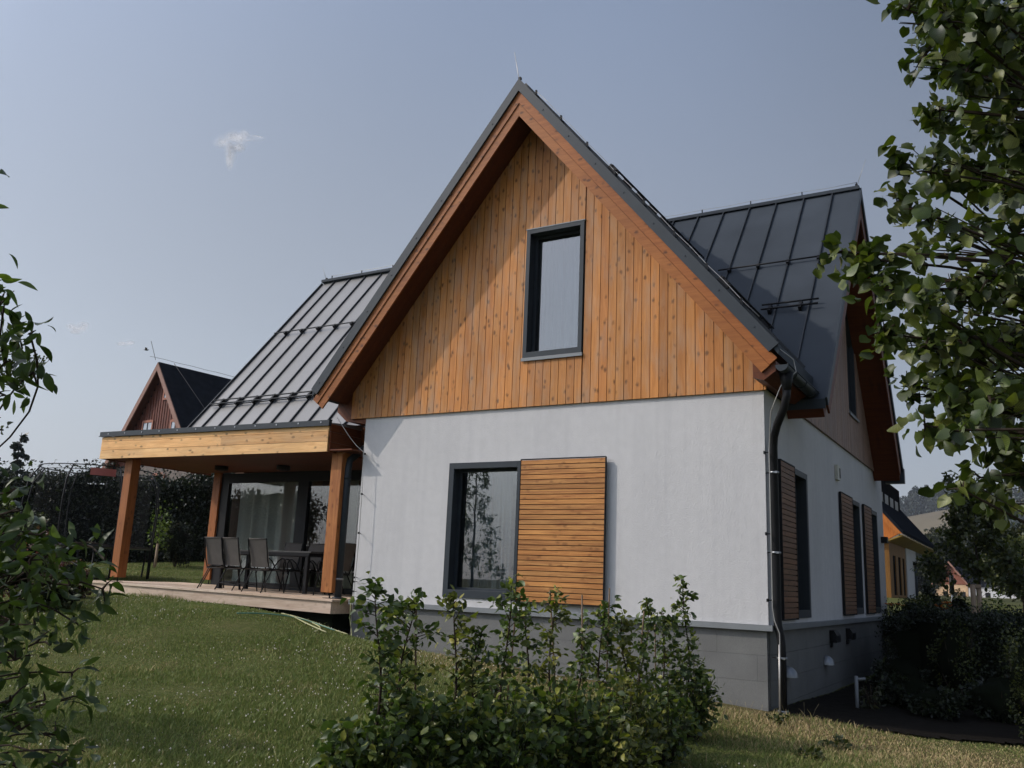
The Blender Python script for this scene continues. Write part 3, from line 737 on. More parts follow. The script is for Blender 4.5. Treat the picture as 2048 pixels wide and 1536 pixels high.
# ---- windows
def window(name, x0, x1, z0, z1, depth=.14, fw=.075, sill=True, curtain=None, parent=house, cap=False, proud=.02):
    """local frame: u along x, outer wall face at y=0, outwards is -y; returns the frame object"""
    mb = MB(); p = proud
    # outer surround, overlapping the wall
    for a in ((x0, z0, x0+fw, z1), (x1-fw, z0, x1, z1), (x0+fw, z1-fw, x1-fw, z1), (x0+fw, z0, x1-fw, z0+fw*1.25)):
        mb.box(a[0], -p, a[1], a[2], .05, a[3], rnd=.5)
    # inner sash, set back
    s = .045; a0, a1, b0, b1 = x0+fw-.012, x1-fw+.012, z0+fw*1.25-.012, z1-fw+.012
    for a in ((a0, b0, a0+s, b1), (a1-s, b0, a1, b1), (a0+s, b1-s, a1-s, b1), (a0+s, b0, a1-s, b0+s)):
        mb.box(a[0], depth-.02, a[1], a[2], depth+.06, a[3], rnd=.5)
    # reveal liner
    mb.box(a0-.01, .051, b0-.01, a0, depth+.2, b1+.01); mb.box(a1, .051, b0-.01, a1+.01, depth+.2, b1+.01)
    mb.box(a0, .051, b1, a1, depth+.2, b1+.01); mb.box(a0, .051, b0-.01, a1, depth+.2, b0)
    o = mb.build(name, M['anth'], parent, .002)
    g = MB(); g.box(a0+s-.005, depth, b0+s-.005, a1-s+.005, depth+.012, b1-s+.005); g.build('pane', M['glass'], o)
    if curtain:
        cx0, cx1, mat_, amp = curtain
        n = 160; vs = []; fs = []
        zs = np.linspace(b0+.0, b1-.02, 6)
        for i in range(n+1):
            t_ = i/n; x = cx0+(cx1-cx0)*t_
            yy = depth+.16+amp*(.5*math.sin(t_*(cx1-cx0)*55)+.35*math.sin(t_*(cx1-cx0)*93+1.3)+.25*math.sin(t_*(cx1-cx0)*23+.5))
            for j, z in enumerate(zs): vs.append((x, yy*(1)+.006*math.sin(z*3+i*.2), z))
        k = len(zs)
        for i in range(n):
            for j in range(k-1): fs.append((i*k+j, (i+1)*k+j, (i+1)*k+j+1, i*k+j+1))
        c = MB(); c.add(vs, fs, smooth=True); c.build('curtain', mat_, o)
    if sill:
        q = MB(); q.box(x0-.015, -.065, z0-.028, x1+.015, .0, z0-.004, rnd=.5); q.box(x0-.015, -.067, z0-.052, x1+.015, -.055, z0-.006, rnd=.5); q.build('sill', M['ledge'], o, .002)
    if cap:
        q = MB(); q.box(x0-.01, -.06, z1+.002, x1+.015, .0, z1+.016, rnd=.5); q.build('drip_cap', M['ledge'], o)
    return o
w1 = window('window', *LW, depth=.16, fw=.085, curtain=(LW[0]+.1, LW[1]-.05, M['curtain'], .022), sill=False)
w1['label'] = 'ground floor front window reflecting a tree'
w2 = window('window', UW[0], UW[1], UW[2], UW[3], depth=.13, fw=.062, curtain=(UW[0], UW[1], M['curtain'], .030), cap=True, proud=.055)
w2['label'] = 'gable window with closed pale curtain'
def turn_to_side(o, yoff=0):      # a window built for the front wall, moved to the right-hand wall
    o.matrix_world = Matrix.Translation((6.15, yoff, 0)) @ Matrix.Rotation(PI/2, 4, 'Z')
def side_window(y0, y1, z0, z1, lab, **k):
    o = window('window', y0, y1, z0, z1, **k)
    o.location = (6.15, 0, 0); o.rotation_euler = (0, 0, PI/2); o['label'] = lab; return o
# rotating +90 deg maps local x to world y and local -y to world +x
side_window(*SW[0], 'side window half covered by the first shutter', depth=.14, fw=.08, sill=False, curtain=(SW[0][0]+.35, SW[0][1]-.1, M['curtain'], .02))
side_window(*SW[1], 'middle window of the side wall', depth=.14, fw=.08, sill=False)
side_window(*SW[2], 'rearmost window of the side wall', depth=.14, fw=.08, sill=False)
side_window(USW[0], USW[1], USW[2], USW[3], 'tall upper window in the side gable', depth=.10, fw=.055, sill=True, curtain=(USW[0], USW[1], M['curtain'], .01))
# rooms behind the panes
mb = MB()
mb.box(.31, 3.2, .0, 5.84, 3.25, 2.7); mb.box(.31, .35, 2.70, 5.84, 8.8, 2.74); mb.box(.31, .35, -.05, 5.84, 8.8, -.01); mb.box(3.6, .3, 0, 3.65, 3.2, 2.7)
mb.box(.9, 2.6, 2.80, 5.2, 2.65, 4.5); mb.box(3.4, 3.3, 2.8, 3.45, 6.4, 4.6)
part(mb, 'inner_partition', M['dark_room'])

def shutter(name, a0, a1, z0, z1, mat, side=False, lab=None):
    mb = MB(); n = int(round((z1-z0)/.0672)); h = (z1-z0-.02)/n
    for i in range(n):
        zz = z0+.01+i*h
        mb.box(a0+.006, -.082, zz+.006, a1-.006, -.056, zz+h-.004)
    for f in (.12, .5, .88): mb.box(a0+(a1-a0)*f-.02, -.056, z0+.01, a0+(a1-a0)*f+.02, -.035, z1-.01, mat=1)
    mb.box(a0, -.088, z1-.006, a1, -.050, z1+.006, mat=1); mb.box(a0, -.088, z0-.004, a1, -.050, z0+.006, mat=1)
    mb.box(a0-.004, -.086, z0, a0+.004, -.050, z1, mat=1); mb.box(a1-.004, -.086, z0, a1+.004, -.050, z1, mat=1)
    mb.box(a0+.01, -.054, z0+.01, a1-.01, -.050, z1-.01, mat=1)
    for f in (.15, .85): mb.box(a0+(a1-a0)*f-.015, -.050, z1-.3, a0+(a1-a0)*f+.015, -.001, z1-.26, mat=1); mb.box(a0+(a1-a0)*f-.015, -.050, z0+.26, a0+(a1-a0)*f+.015, -.001, z0+.3, mat=1)
    o = part(mb, name, [mat, M['black']], label=lab)
    if side: o.location = (6.112, 0, 0); o.rotation_euler = (0, 0, PI/2)
    return o
shutter('shutter', 2.853, 4.118, .105, 2.00, M['shutter'], lab='slatted larch shutter beside the front window')
M['shutter_s'] = wood('dark_larch_slat', 'x', light=(.21, .105, .055), dark=(.12, .055, .028), knots=.5)  # darker copy of the larch slats, used on the side wall
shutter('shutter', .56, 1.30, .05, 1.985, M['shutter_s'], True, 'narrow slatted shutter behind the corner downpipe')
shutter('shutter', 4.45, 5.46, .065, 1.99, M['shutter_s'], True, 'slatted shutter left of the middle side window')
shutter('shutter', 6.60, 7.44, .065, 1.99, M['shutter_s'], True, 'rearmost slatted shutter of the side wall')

# ---- terrace glazing at y = 2
gl = MB(); Yg = 2.0
for (xa, xb) in ((-5.30, -5.08), (-3.20, -2.94), (-.08, 0)): gl.box(xa, Yg-.03, .0, xb, Yg+.06, 2.26)
gl.box(-5.08, Yg-.03, 2.06, -3.20, Yg+.06, 2.25); gl.box(-5.08, Yg-.03, .05, -3.20, Yg+.06, .15)
gl.box(-2.94, Yg-.03, 2.06, -.08, Yg+.06, 2.25); gl.box(-2.94, Yg-.03, .0, -.08, Yg+.06, .12)
gl.box(-1.62, Yg-.028, .12, -1.54, Yg+.055, 2.06)
go = part(gl, 'glass_wall', M['black'])
for (xa, xb) in ((-5.08, -3.20), (-2.94, -1.62), (-1.54, -.08)):
    g = MB(); g.box(xa-.01, Yg+.01, .10, xb+.01, Yg+.025, 2.08); g.build('pane', M['glass_dark'], go)
def folds(x0, x1, z0, z1, y, amp, freq):
    n = 220; vs = []; fs = []
    for i in range(n+1):
        x = x0+(x1-x0)*i/n; yy = y+amp*(math.sin(x*freq)+.5*math.sin(x*freq*1.73+1)+.4*math.sin(x*freq*.41))
        vs += [(x, yy, z0), (x+.01*math.sin(x*9), yy+.01, (z0+z1)/2), (x, yy, z1)]
    for i in range(n): fs += [(i*3, i*3+3, i*3+4, i*3+1), (i*3+1, i*3+4, i*3+5, i*3+2)]
    c = MB(); c.add(vs, fs, smooth=True); return c
folds(-5.0, -3.22, .06, 2.1, Yg+.24, .05, 17).build('curtain', M['curtain_g'], go)
folds(-2.55, -1.9, .06, 2.1, Yg+.24, .045, 18).build('curtain', M['curtain_g'], go)
mb = MB(); mb.box(-5.0, 4.6, 0, 0, 4.65, 2.6); mb.box(-5.0, 2.1, -.02, 0, 4.6, .03); mb.box(-5.0, 2.1, 2.45, 0, 4.6, 2.5); mb.box(-.05, 2.1, 0, .0, 4.6, 2.5)
part(mb, 'inner_partition', M['dark_room'])

# ---- gutter and corner downpipe on the right
mb = MB()
n = 12; ya, yb = -.54, 1.42; R_ = .072; gxc, gzc = 6.50, 2.91
vs = []
for y in (ya, yb):
    for j in range(n+1):
        a = PI+PI*j/n; vs.append((gxc+R_*math.cos(a), y, gzc+R_*math.sin(a)))
    for j in range(n+1):
        a = 2*PI-PI*j/n; vs.append((gxc+(R_-.006)*math.cos(a), y, gzc+.002+(R_-.006)*math.sin(a)))
k = 2*(n+1); fs = [(i, i+k, (i+1) % k+k, (i+1) % k) for i in range(k)]
mb.add(vs, fs, smooth=True)
for y in (ya, yb):       # end caps
    mb.prism([(gxc+R_*math.cos(PI+PI*j/n), gzc+R_*math.sin(PI+PI*j/n)) for j in range(n+1)], y-.004, y+.004, 'y')
mb.tube([(gxc+R_, ya, gzc+.004), (gxc+R_, yb, gzc+.004)], .009, 8)
for y in (-.1, .4, .9): mb.tube([(gxc+(R_+.004)*math.cos(PI+PI*j/10), y, gzc+(R_+.004)*math.sin(PI+PI*j/10)) for j in range(11)], .006, 6)
part(mb, 'gutter', M['anth'])
mb = MB()
mb.tube([(gxc, -.33, gzc-.05), (gxc, -.33, gzc-.16), (gxc, -.32, gzc-.25)], [.085, .065, .05], 16)
mb.tube([(gxc, -.32, gzc-.22), (gxc-.01, -.31, gzc-.33), (6.44, -.25, gzc-.46), (6.33, -.12, gzc-.62), (6.27, -.03, gzc-.74), (6.245, .03, gzc-.86), (6.245, .03, .10),
         (6.25, .03, .0), (6.275, .03, -.12), (6.285, .03, -.22), (6.285, .03, -1.05)], .047, 16)
part(mb, 'downpipe', M['black'], label='black downpipe at the front right corner')
dpo = [o for o in house.children if o.name.startswith('downpipe')][-1]
for z in (1.75, .82, -.35, -.92):
    mb = MB()
    x = 6.245 if z > 0 else 6.285
    mb.tube([(x, .03, z-.012), (x, .03, z+.012)], .058, 16, mat=1); mb.box(x-.11, .02, z-.006, x-.05, .04, z+.006)
    mb.box(x+.02, -.035, z-.012, x+.05, -.02, z+.012, mat=1); mb.build('pipe_clamp', [M['black'], M['steel']], dpo)
# lightning conductor: over the eave, down the corner
mb = MB()
mb.tube([(6.44, -.48, 3.14), (6.58, -.30, 3.02), (6.60, -.27, 2.88), (6.44, -.36, 2.70), (6.30, -.28, 2.42), (6.24, -.10, 2.20), (6.215, -.06, 2.0), (6.215, -.06, .2), (6.23, -.05, .06), (6.285, -.05, -.08), (6.285, -.05, -.22), (6.27, -.04, -1.05)], .0065, 6, mat=0)
mb.tube([(6.28, -.05, -.2), (6.265, -.04, -1.0)], .011, 8)
for z in (1.98, 1.03, .28): mb.box(6.16, -.062, z-.008, 6.215, -.05, z+.008, mat=1); mb.box(6.152, -.08, z-.018, 6.165, -.02, z+.018, mat=1)
part(mb, 'lightning_conductor', [M['cable'], M['black']])
mb = MB()
mb.tube([(-.33, -.30, 2.73), (-.28, -.31, 2.68), (-.12, -.2, 2.42), (-.02, -.16, 2.30), (.10, -.12, 2.20), (.13, -.12, 1.6), (.14, -.12, .9), (.12, -.12, -.3), (.10, -.10, -.66)], .0055, 6)
for z in (2.17, 1.56, .98, .33, .27, .13):
    mb.tube([(.07, -.001, z), (.13 if z > .4 else .115, -.12, z)], .005, 6, mat=1); mb.box(.118 if z > .4 else .103, -.132, z-.014, .142 if z > .4 else .127, -.108, z+.014, mat=1)
part(mb, 'lightning_conductor', [M['cable'], M['black']])
# rods and ridge wires
mb = MB()
mb.tube([(XC, -.52, 7.53), (XC-.02, -.53, 7.58), (XC-.09, -.56, 7.98)], [.006, .006, .004], 6)
mb.box(XC-.02, -.54, 7.53, XC+.02, -.50, 7.565, mat=1)
part(mb, 'lightning_rod', [M['cable'], M['black']])
mb = MB()
for xx, sgn in ((XR-.05, 1), (XL+.1, -1)):
    mb.tube([(xx, YC, 7.29), (xx+sgn*(.18 if sgn > 0 else .12), YC-.05, 7.75 if sgn > 0 else 7.62)], [.005, .003], 6); mb.box(xx-.02, YC-.02, 7.28, xx+.02, YC+.02, 7.34, mat=1)
pts = []; x = XR-.05
while x > XL: pts.append((x, YC, 7.375 if len(pts) % 2 == 0 else 7.36)); x -= .46
mb.tube(pts, .004, 5)
x = XR-.05
while x > XL: mb.box(x-.008, YC-.01, 7.28, x+.008, YC+.01, 7.375, mat=1); x -= .92
part(mb, 'ridge_wire', [M['cable'], M['black']])
mb = MB()      # wire and clips down the right-hand verge of the front roof
pts = []
for k in range(16):
    d = .25+k*.21; pts.append((XC+d, -.47, 7.61-SS[1]*d+(.01 if k % 2 else -.004)))
mb.tube(pts, .0045, 5)
for k in range(0, 16, 2):
    d = .25+k*.21; mb.box(XC+d-.01, -.48, 7.53-SS[1]*d, XC+d+.012, -.45, 7.62-SS[1]*d, mat=1)
part(mb, 'verge_wire', [M['cable'], M['black']])

# ---- snow guards
def guard(x0, x1, y, double=True):
    """bars across the cross roof slope at depth y"""
    zs = lambda yy: 7.20-SL*(YC-yy); nrm = Vector((0, -.771, .637)); base = Vector((0, y, zs(y)+.02)); mb = MB(); dn = Vector((0, -.637, -.771))
    offs = (0, .12) if double else (0,)
    for o_ in offs:
        p = base+nrm*.075+dn*o_; mb.tube([(x0, p.y, p.z), (x1, p.y, p.z)], .014, 8)
    if double: p = base+nrm*.03+dn*.12; mb.tube([(x0+.02, p.y, p.z), (x1, p.y, p.z)], .011, 8)
    k = -5.233
    while k < x1:
        if k > x0:
            q = Vector((k, base.y, base.z)); mb.bar(q-dn*.03+nrm*.045, q+dn*(.16 if double else .05)+nrm*.045, .045, .07, up=tuple(nrm))
        k += .477
    return part(mb, 'snow_guard', M['black'])
guard(-5.52, -.25, 1.76); guard(-5.56, 1.1, 3.28, False); guard(4.6, 6.42, 3.28, False)
def guardr(x0, x1, y): 
    mb = MB(); nrm = Vector((0, -.771, .637)); dn = Vector((0, -.637, -.771)); base = Vector((0, y, 7.245-SL*(YC-y)))
    for o_ in (0, .12):
        p = base+nrm*.08+dn*o_; mb.tube([(x0, p.y, p.z), (x1, p.y, p.z)], .015, 8)
    for x in (x0+.12, x1-.26): q = Vector((x, base.y, base.z)); mb.bar(q-dn*.03+nrm*.04, q+dn*.16+nrm*.04, .045, .08, up=tuple(nrm))
    return part(mb, 'snow_guard', M['black'])
guardr(5.53, 6.36, 2.46)
for d in (1.4, 2.9):
    mb = MB()
    nrm = Vector((.771, 0, .637)); dn = Vector((.637, 0, -.771)); b_ = Vector((XC+d, 0, MT-SS[1]*d))
    for o_ in (0, .1):
        p = b_+nrm*.085+dn*o_; mb.tube([(p.x, -.45, p.z), (p.x, YC-d-.1, p.z)], .014, 8)
    y = -.42
    while y < YC-d-.15: q = Vector((b_.x, y, b_.z)); mb.bar(q-dn*.04+nrm*.05, q+dn*.14+nrm*.05, .045, .08, up=tuple(nrm)); y += .477
    part(mb, 'snow_guard', M['black'])
# roof step grate left of the front gable
mb = MB(); p0 = Vector((-2.05, 2.32, 7.20-SL*(YC-2.32))); nrm = Vector((0, -.771, .637)); dn = Vector((0, -.637, -.771))
for q in (0, .10, .2): p = p0+nrm*.16+dn*0+Vector((0, -.12+q*.6, .0)); mb.tube([(p.x-.35, p.y, p.z), (p.x+.5, p.y, p.z)], .012, 6)
for dx in (-.25, .3): mb.bar(p0+Vector((dx, 0, 0))+nrm*.01, p0+Vector((dx, -.14, .10))+nrm*.1, .03, .05, up=(1, 0, 0))
part(mb, 'roof_step', M['black'])

# ---- fittings of the right-hand wall
mb = MB(); mb.box(6.152, 4.22, 2.16, 6.20, 4.44, 2.40); mb.box(6.20, 4.36, 2.20, 6.206, 4.43, 2.36, mat=1)
part(mb, 'vent_box', [M['white_box'], M['black']], bevel=.006)
mb = MB(); mb.box(6.152, 8.72, 1.42, 6.27, 8.90, 1.54); part(mb, 'wall_lamp', M['black'], bevel=.004)
for y in (3.45, 4.72):
    mb = MB(); z0 = -.31; mb.prism([(6.137, z0), (6.24, z0), (6.24, z0+.10), (6.20, z0+.17), (6.137, z0+.17)], y, y+.28, 'y'); mb.box(6.137, y, z0-.07, 6.16, y+.12, z0)
    part(mb, 'vent_cowl', M['black'])
for y, z in ((.86, -.60), (3.1, -.58)):
    mb = MB(); n = 10; vs = []; fs = []
    r0 = .105
    for i in range(n+1):
        a = PI*i/n
        for j in range(7):
            b_ = (PI/2)*j/6; vs.append((6.137+r0*1.1*math.sin(b_)*1.0*abs(math.sin(a))**.5 if False else 6.137+.13*math.sin(b_)*math.sin(a)**.6, y-r0*math.cos(a), z-.02+.13*math.cos(b_)*math.sin(a)))
    for i in range(n):
        for j in range(6): fs.append((i*7+j, (i+1)*7+j, (i+1)*7+j+1, i*7+j+1))
    mb.add(vs, fs, smooth=True); mb.box(6.137, y-.11, z-.03, 6.15, y+.11, z+.0)
    mb.box(6.137, y-.10, z-.02, 6.14, y+.10, z+.08, mat=1)
    part(mb, 'vent_hood', [M['steel'], M['black']])
# stone steps up along the side wall
steps = MB()
for k in range(6): steps.box(6.22, 7.55+k*.28, -1.4, 7.05, 7.55+(k+1)*.28+.02, -1.13+k*.145)
tag(steps.build('garden_steps', plain('step_concrete', (.26, .26, .25), .8, .2, var=.2, nscale=7)), 'flight of grey concrete steps rising along the right hand house wall', 'steps')

# ================================================================== TERRACE FURNITURE
def chair_proto():
    t = empty('garden_chair', (0, 0, 0), 'x', 'chair', 'sling chairs around the terrace table')
    # faces +y (towards the table); seat 0.38 high, back 0.86 high
    W_ = .205
    for s in (-1, 1):
        mb = MB(); mb.tube([(s*W_, .24, .0), (s*W_, .20, .19), (s*W_, .16, .37), (s*W_, .05, .375), (s*W_, -.14, .36), (s*(W_-.003), -.20, .50), (s*(W_-.008), -.27, .84), (s*(W_-.012), -.275, .855)], .011, 8)
        mb.tube([(s*(W_+.004), -.30, .0), (s*(W_+.004), -.10, .34), (s*(W_+.012), .02, .50), (s*(W_+.014), .10, .55), (s*(W_+.014), .16, .545), (s*(W_+.010), .205, .48), (s*W_, .19, .30)], .010, 8)
        mb.build('leg', M['black'], t)
    mb = MB(); mb.tube([(-W_, -.15, .345), (W_, -.15, .345)], .009, 8); mb.build('stretcher', M['black'], t)
    mb = MB(); mb.tube([(-W_, .15, .35), (W_, .15, .35)], .009, 8); mb.build('stretcher', M['black'], t)
    mb = MB(); mb.tube([(-W_, .17, .10), (W_, .17, .10)], .007, 8); mb.build('stretcher', M['black'], t)
    mb = MB(); vs = []; n = 10
    for i in range(n+1):
        f = i/n; y = -.145-(.125)*f-.012*math.sin(PI*f)*-1; z = .40+.44*f
        vs += [(-W_+.006, y, z), (0, y-.012*math.sin(PI*f), z), (W_-.006, y, z)]
    fs = []
    for i in range(n): fs += [(i*3, i*3+1, i*3+4, i*3+3), (i*3+1, i*3+2, i*3+5, i*3+4)]
    mb.add(vs, fs, smooth=True); mb.tube([(-W_+.006, -.27, .845), (W_-.006, -.27, .845)], .010, 8); mb.build('backrest', M['sling'], t)
    mb = MB(); vs = []
    for i in range(7):
        f = i/6; y = -.14+.30*f; z = .372-.014*math.sin(PI*f)
        vs += [(-W_+.006, y, z), (0, y, z-.012), (W_-.006, y, z)]
    fs = []
    for i in range(6): fs += [(i*3, i*3+1, i*3+4, i*3+3), (i*3+1, i*3+2, i*3+5, i*3+4)]
    mb.add(vs, fs, smooth=True); mb.build('seat', M['sling'], t)
    return t
ch0 = chair_proto()
chairs = [(-3.14, .28, .02, 'grey sling chair with its back to the lawn, leftmost of the three nearest ones'),
          (-2.74, .30, -.03, 'grey sling chair with its back to the lawn, middle of the three nearest ones'),
          (-2.08, .26, .03, 'grey sling chair with its back to the lawn, nearest to the thick front post'),
          (-3.75, .86, -PI/2+.1, 'grey sling chair at the far left end of the terrace table'),
          (-2.82, 1.36, PI+.05, 'grey sling chair behind the table, in front of the bright curtain'),
          (-2.30, 1.38, PI-.08, 'grey sling chair behind the table, between the curtain and the dark glass'),
          (-1.82, 1.40, PI+.06, 'grey sling chair behind the table, beside the front post'),
          (-1.12, .84, PI/2+.1, 'grey sling chair at the right end of the table beside the downpipe')]
for i, (x, y, rz, lab) in enumerate(chairs):
    c = ch0 if i == 0 else copy_tree(ch0)
    c.location = (x, y, TL(x)+.002); c.rotation_euler = (0, 0, rz); c['label'] = lab
tb = empty('terrace_table', (-2.45, .84, .03), 'long dark slatted dining table under the terrace roof', 'table')
mb = MB()
for k in range(7): mb.box(-1.10, -.36+k*.104, .655, 1.10, -.36+k*.104+.096, .68)
mb.build('tabletop', plain('dark_slats', (.06, .058, .055), .5, .35), tb)
mb = MB()
for y in (-.34, .34): mb.box(-1.06, y-.015, .60, 1.06, y+.015, .653)
for x in (-1.05, 1.05): mb.box(x-.015, -.34, .60, x+.015, .34, .653)
mb.build('table_frame', M['black'], tb)
for x in (-1.0, 1.0):
    for y in (-.31, .31): mb = MB(); mb.box(x-.03, y-.03, .0, x+.03, y+.03, .652); mb.build('leg', M['black'], tb)

# ---- garden hose
def path_on_ground(pts, r, lift):
    out = []; n = len(pts)
    def cr(p0, p1, p2, p3, t): return .5*((2*p1)+(-p0+p2)*t+(2*p0-5*p1+4*p2-p3)*t*t+(-p0+3*p1-3*p2+p3)*t**3)
    P_ = [np.array(p, dtype=float) for p in pts]; P_ = [P_[0]]+P_+[P_[-1]]
    for i in range(n-1):
        for k in range(8): out.append(cr(P_[i], P_[i+1], P_[i+2], P_[i+3], k/8))
    out.append(P_[-1]); res = []
    for q in out:
        z = gz(q[0], q[1])+lift
        if len(q) > 2: z = max(z, q[2])
        res.append((q[0], q[1], z))
    return res
mb = MB()
mb.tube([(.04, -.06, .03), (.04, -.07, -.05), (.06, -.09, -.25), (.14, -.12, -.45)]+path_on_ground([(.18, -.16), (.25, -.35), (0, -.55), (-.5, -.35), (-.75, -.5), (-.55, -.85), (-.05, -.9), (.4, -1.1), (.7, -1.5)], 0, .025), .008, 8)
mb.tube(path_on_ground([(.6, -.75), (.1, -.65), (-.35, -.7), (-.3, -.95), (.2, -1.2), (.75, -1.35)], 0, .03), .008, 8)
tag(mb.build('garden_hose', M['hose']), 'pale yellow garden hose looped on the lawn below the terrace corner', 'hose')
mb = MB(); mb.tube(path_on_ground([(.5, -.9), (.0, -1.0), (-.25, -1.35), (-.45, -1.8)], 0, .03), .008, 8)
tag(mb.build('garden_hose', M['hose_green']), 'thin blue green hose lying straight on the lawn beside the yellow one', 'hose')

# ================================================================== FOREGROUND PLANTS
def unit1(v): v = np.array(v, dtype=float); return v/np.linalg.norm(v)
def sapling(px, py, d, lean, rg, w_top, w_bot, size, lm, lab, grp, dens=1.0):
    """young hornbeam: wavy stem with side twigs, leaves along them"""
    top = at(px, py, d); bx, by = top[0]+lean[0], top[1]+lean[1]; z0 = gz(bx, by)-.02; h = top[2]-z0
    t = empty('hornbeam_sapling', (bx, by, z0), lab, 'sapling', grp)
    mb = MB(); n = 12; ph = rg.random(3)*6
    def stem(f): return np.array([(top[0]-bx)*f+.03*math.sin(f*7+ph[0]), (top[1]-by)*f+.03*math.sin(f*6+ph[1]), h*f])
    mb.tube([stem(i/n) for i in range(n+1)], [.014-.011*i/n for i in range(n+1)], 6)
    P_ = []; A_ = []
    nt_ = int(30*dens)
    for k in range(nt_):
        f = .04+.96*(k/nt_)**.85; b = stem(f); wd = w_bot+(w_top-w_bot)*min(1, f*1.25); wd *= rg.uniform(.55, 1.25)
        if .45 < f < .7: wd *= .7
        if f > .93: wd *= .5
        a = rg.random()*2*PI; e = rg.uniform(-.05, .75); tip = b+np.array([math.cos(a)*math.cos(e), math.sin(a)*math.cos(e), math.sin(e)])*wd
        mid = (b+tip)/2+np.array([0, 0, .04*wd]); mb.tube([b, mid, tip], [.0045, .003, .0012], 4, cap=False)
        m = int(4+wd*38*rg.uniform(.7, 1.2))
        for j in range(m):
            g = rg.uniform(.2, 1.05); q = b+(tip-b)*g+rg.normal(size=3)*.022*(1+wd); P_.append(q); A_.append((tip-b)/max(wd, .05)*.7+np.array([0, 0, -.1]))
    for j in range(9): P_.append(stem(rg.uniform(.9, 1.02))); A_.append(rg.normal(size=3)*.5+[0, 0, .4])
    mb.build('stem', M['stem'], t)
    leaves('foliage', P_, size, [lm], t, OVAL, A_, hang=.15, upn=.8, rg=rg)
    return t
rs = np.random.default_rng(21)
hx = [(762, 1165, 5.9), (826, 1192, 6.2), (912, 1186, 6.5), (958, 1262, 6.5), (1022, 1166, 6.9), (1062, 1205, 7.1), (1106, 1182, 7.4), (1160, 1262, 7.6), (1205, 1212, 7.9), (1248, 1232, 8.1), (1292, 1204, 8.5), (1330, 1226, 8.7), (1374, 1160, 9.0)]
hl = ['hornbeam sapling with a bent dark stem at the left end of the foreground row', 'bushy dark hornbeam sapling, second from the left end of the foreground row',
 'slender yellow green hornbeam sapling below the left edge of the front window', 'short hornbeam sapling in the gap below the middle of the front window', 'tall full hornbeam sapling before the right edge of the front window',
 'thin hornbeam sapling just right of the tall full one below the shutter', 'yellowing hornbeam sapling in front of the shutter centre', 'low hornbeam sapling below the lower right corner of the shutter',
 'bushy hornbeam sapling just right of the shutter edge', 'reddish tipped hornbeam sapling between two thin canes right of the shutter', 'feathery hornbeam sapling in front of the bare white wall', 'broad hornbeam sapling next to the last one of the row', 'tallest hornbeam sapling at the right end of the foreground row']
for i, (px, py, d) in enumerate(hx):
    lm = L_HORNY if i in (2, 6, 9) else L_HORN
    sapling(px, py, d, (rs.uniform(-.06, .06), rs.uniform(-.06, .06)), rs, rs.uniform(.09, .15) if i not in (1, 8, 11) else .21, rs.uniform(.26, .36), .062, lm, hl[i], 'row of young hornbeams', 1.35 if i in (2, 3, 5, 6, 7) else 1.75)
# low dense bushes at the foot of the row
bl = [(742, 1400, 5.5), (800, 1372, 5.8), (872, 1392, 5.8), (945, 1352, 6.0), (1030, 1370, 5.9), (1110, 1345, 6.4), (1190, 1352, 6.6), (1255, 1330, 7.1), (1318, 1352, 7.5), (1372, 1308, 8.6), (1225, 1420, 6.4)]
bll = ['low leafy shrub at the left end of the foreground hedge, by the lawn', 'low dark shrub under the bent stemmed sapling', 'low shrub at the foot of the slender yellow green sapling', 'low shrub below the short sapling of the gap',
 'low shrub at the foot of the tall full sapling', 'low shrub under the yellowing sapling', 'low shrub at the lower right of the shutter', 'low shrub with pale shoots at the right part of the foreground hedge', 'low shrub beside the broad sapling', 'dark low shrub at the right end of the foreground hedge', 'yellowish low shrub nearest the bottom edge, right of centre']
for i, (px, py, d) in enumerate(bl):
    top = at(px, py, d); g0 = gz(top[0], top[1]); h = max(top[2]-g0, .35); t = empty('low_shrub', (top[0], top[1], g0-.02), bll[i], 'shrub', 'low shrubs under the young hornbeams')
    P_ = []; A_ = []; mb = MB(); wr = .30
    for k in range(46):
        a = rs.random()*2*PI; rr = wr*math.sqrt(rs.random()); hh = h*(1-.45*(rr/wr)**2)*rs.uniform(.62, 1.06); tip = np.array([rr*math.cos(a), rr*math.sin(a), hh]); base = tip*np.array([.25, .25, 0])
        mid = (base+tip)/2+rs.normal(size=3)*.03; mb.tube([base, mid, tip], [.006, .004, .0015], 4, cap=False)
        for j in range(26):
            g = 1-rs.random()**1.3*.75; q = base+(tip-base)*g+rs.normal(size=3)*.035; P_.append(q); A_.append([math.cos(a)*.6, math.sin(a)*.6, .3])
    mb.build('stem', M['stem'], t)
    leaves('foliage', P_, .072 if i < 6 else .062, [L_HORN if i not in (7, 10) else L_HORNY], t, OVAL, A_, hang=.1, upn=.9, rg=rs)
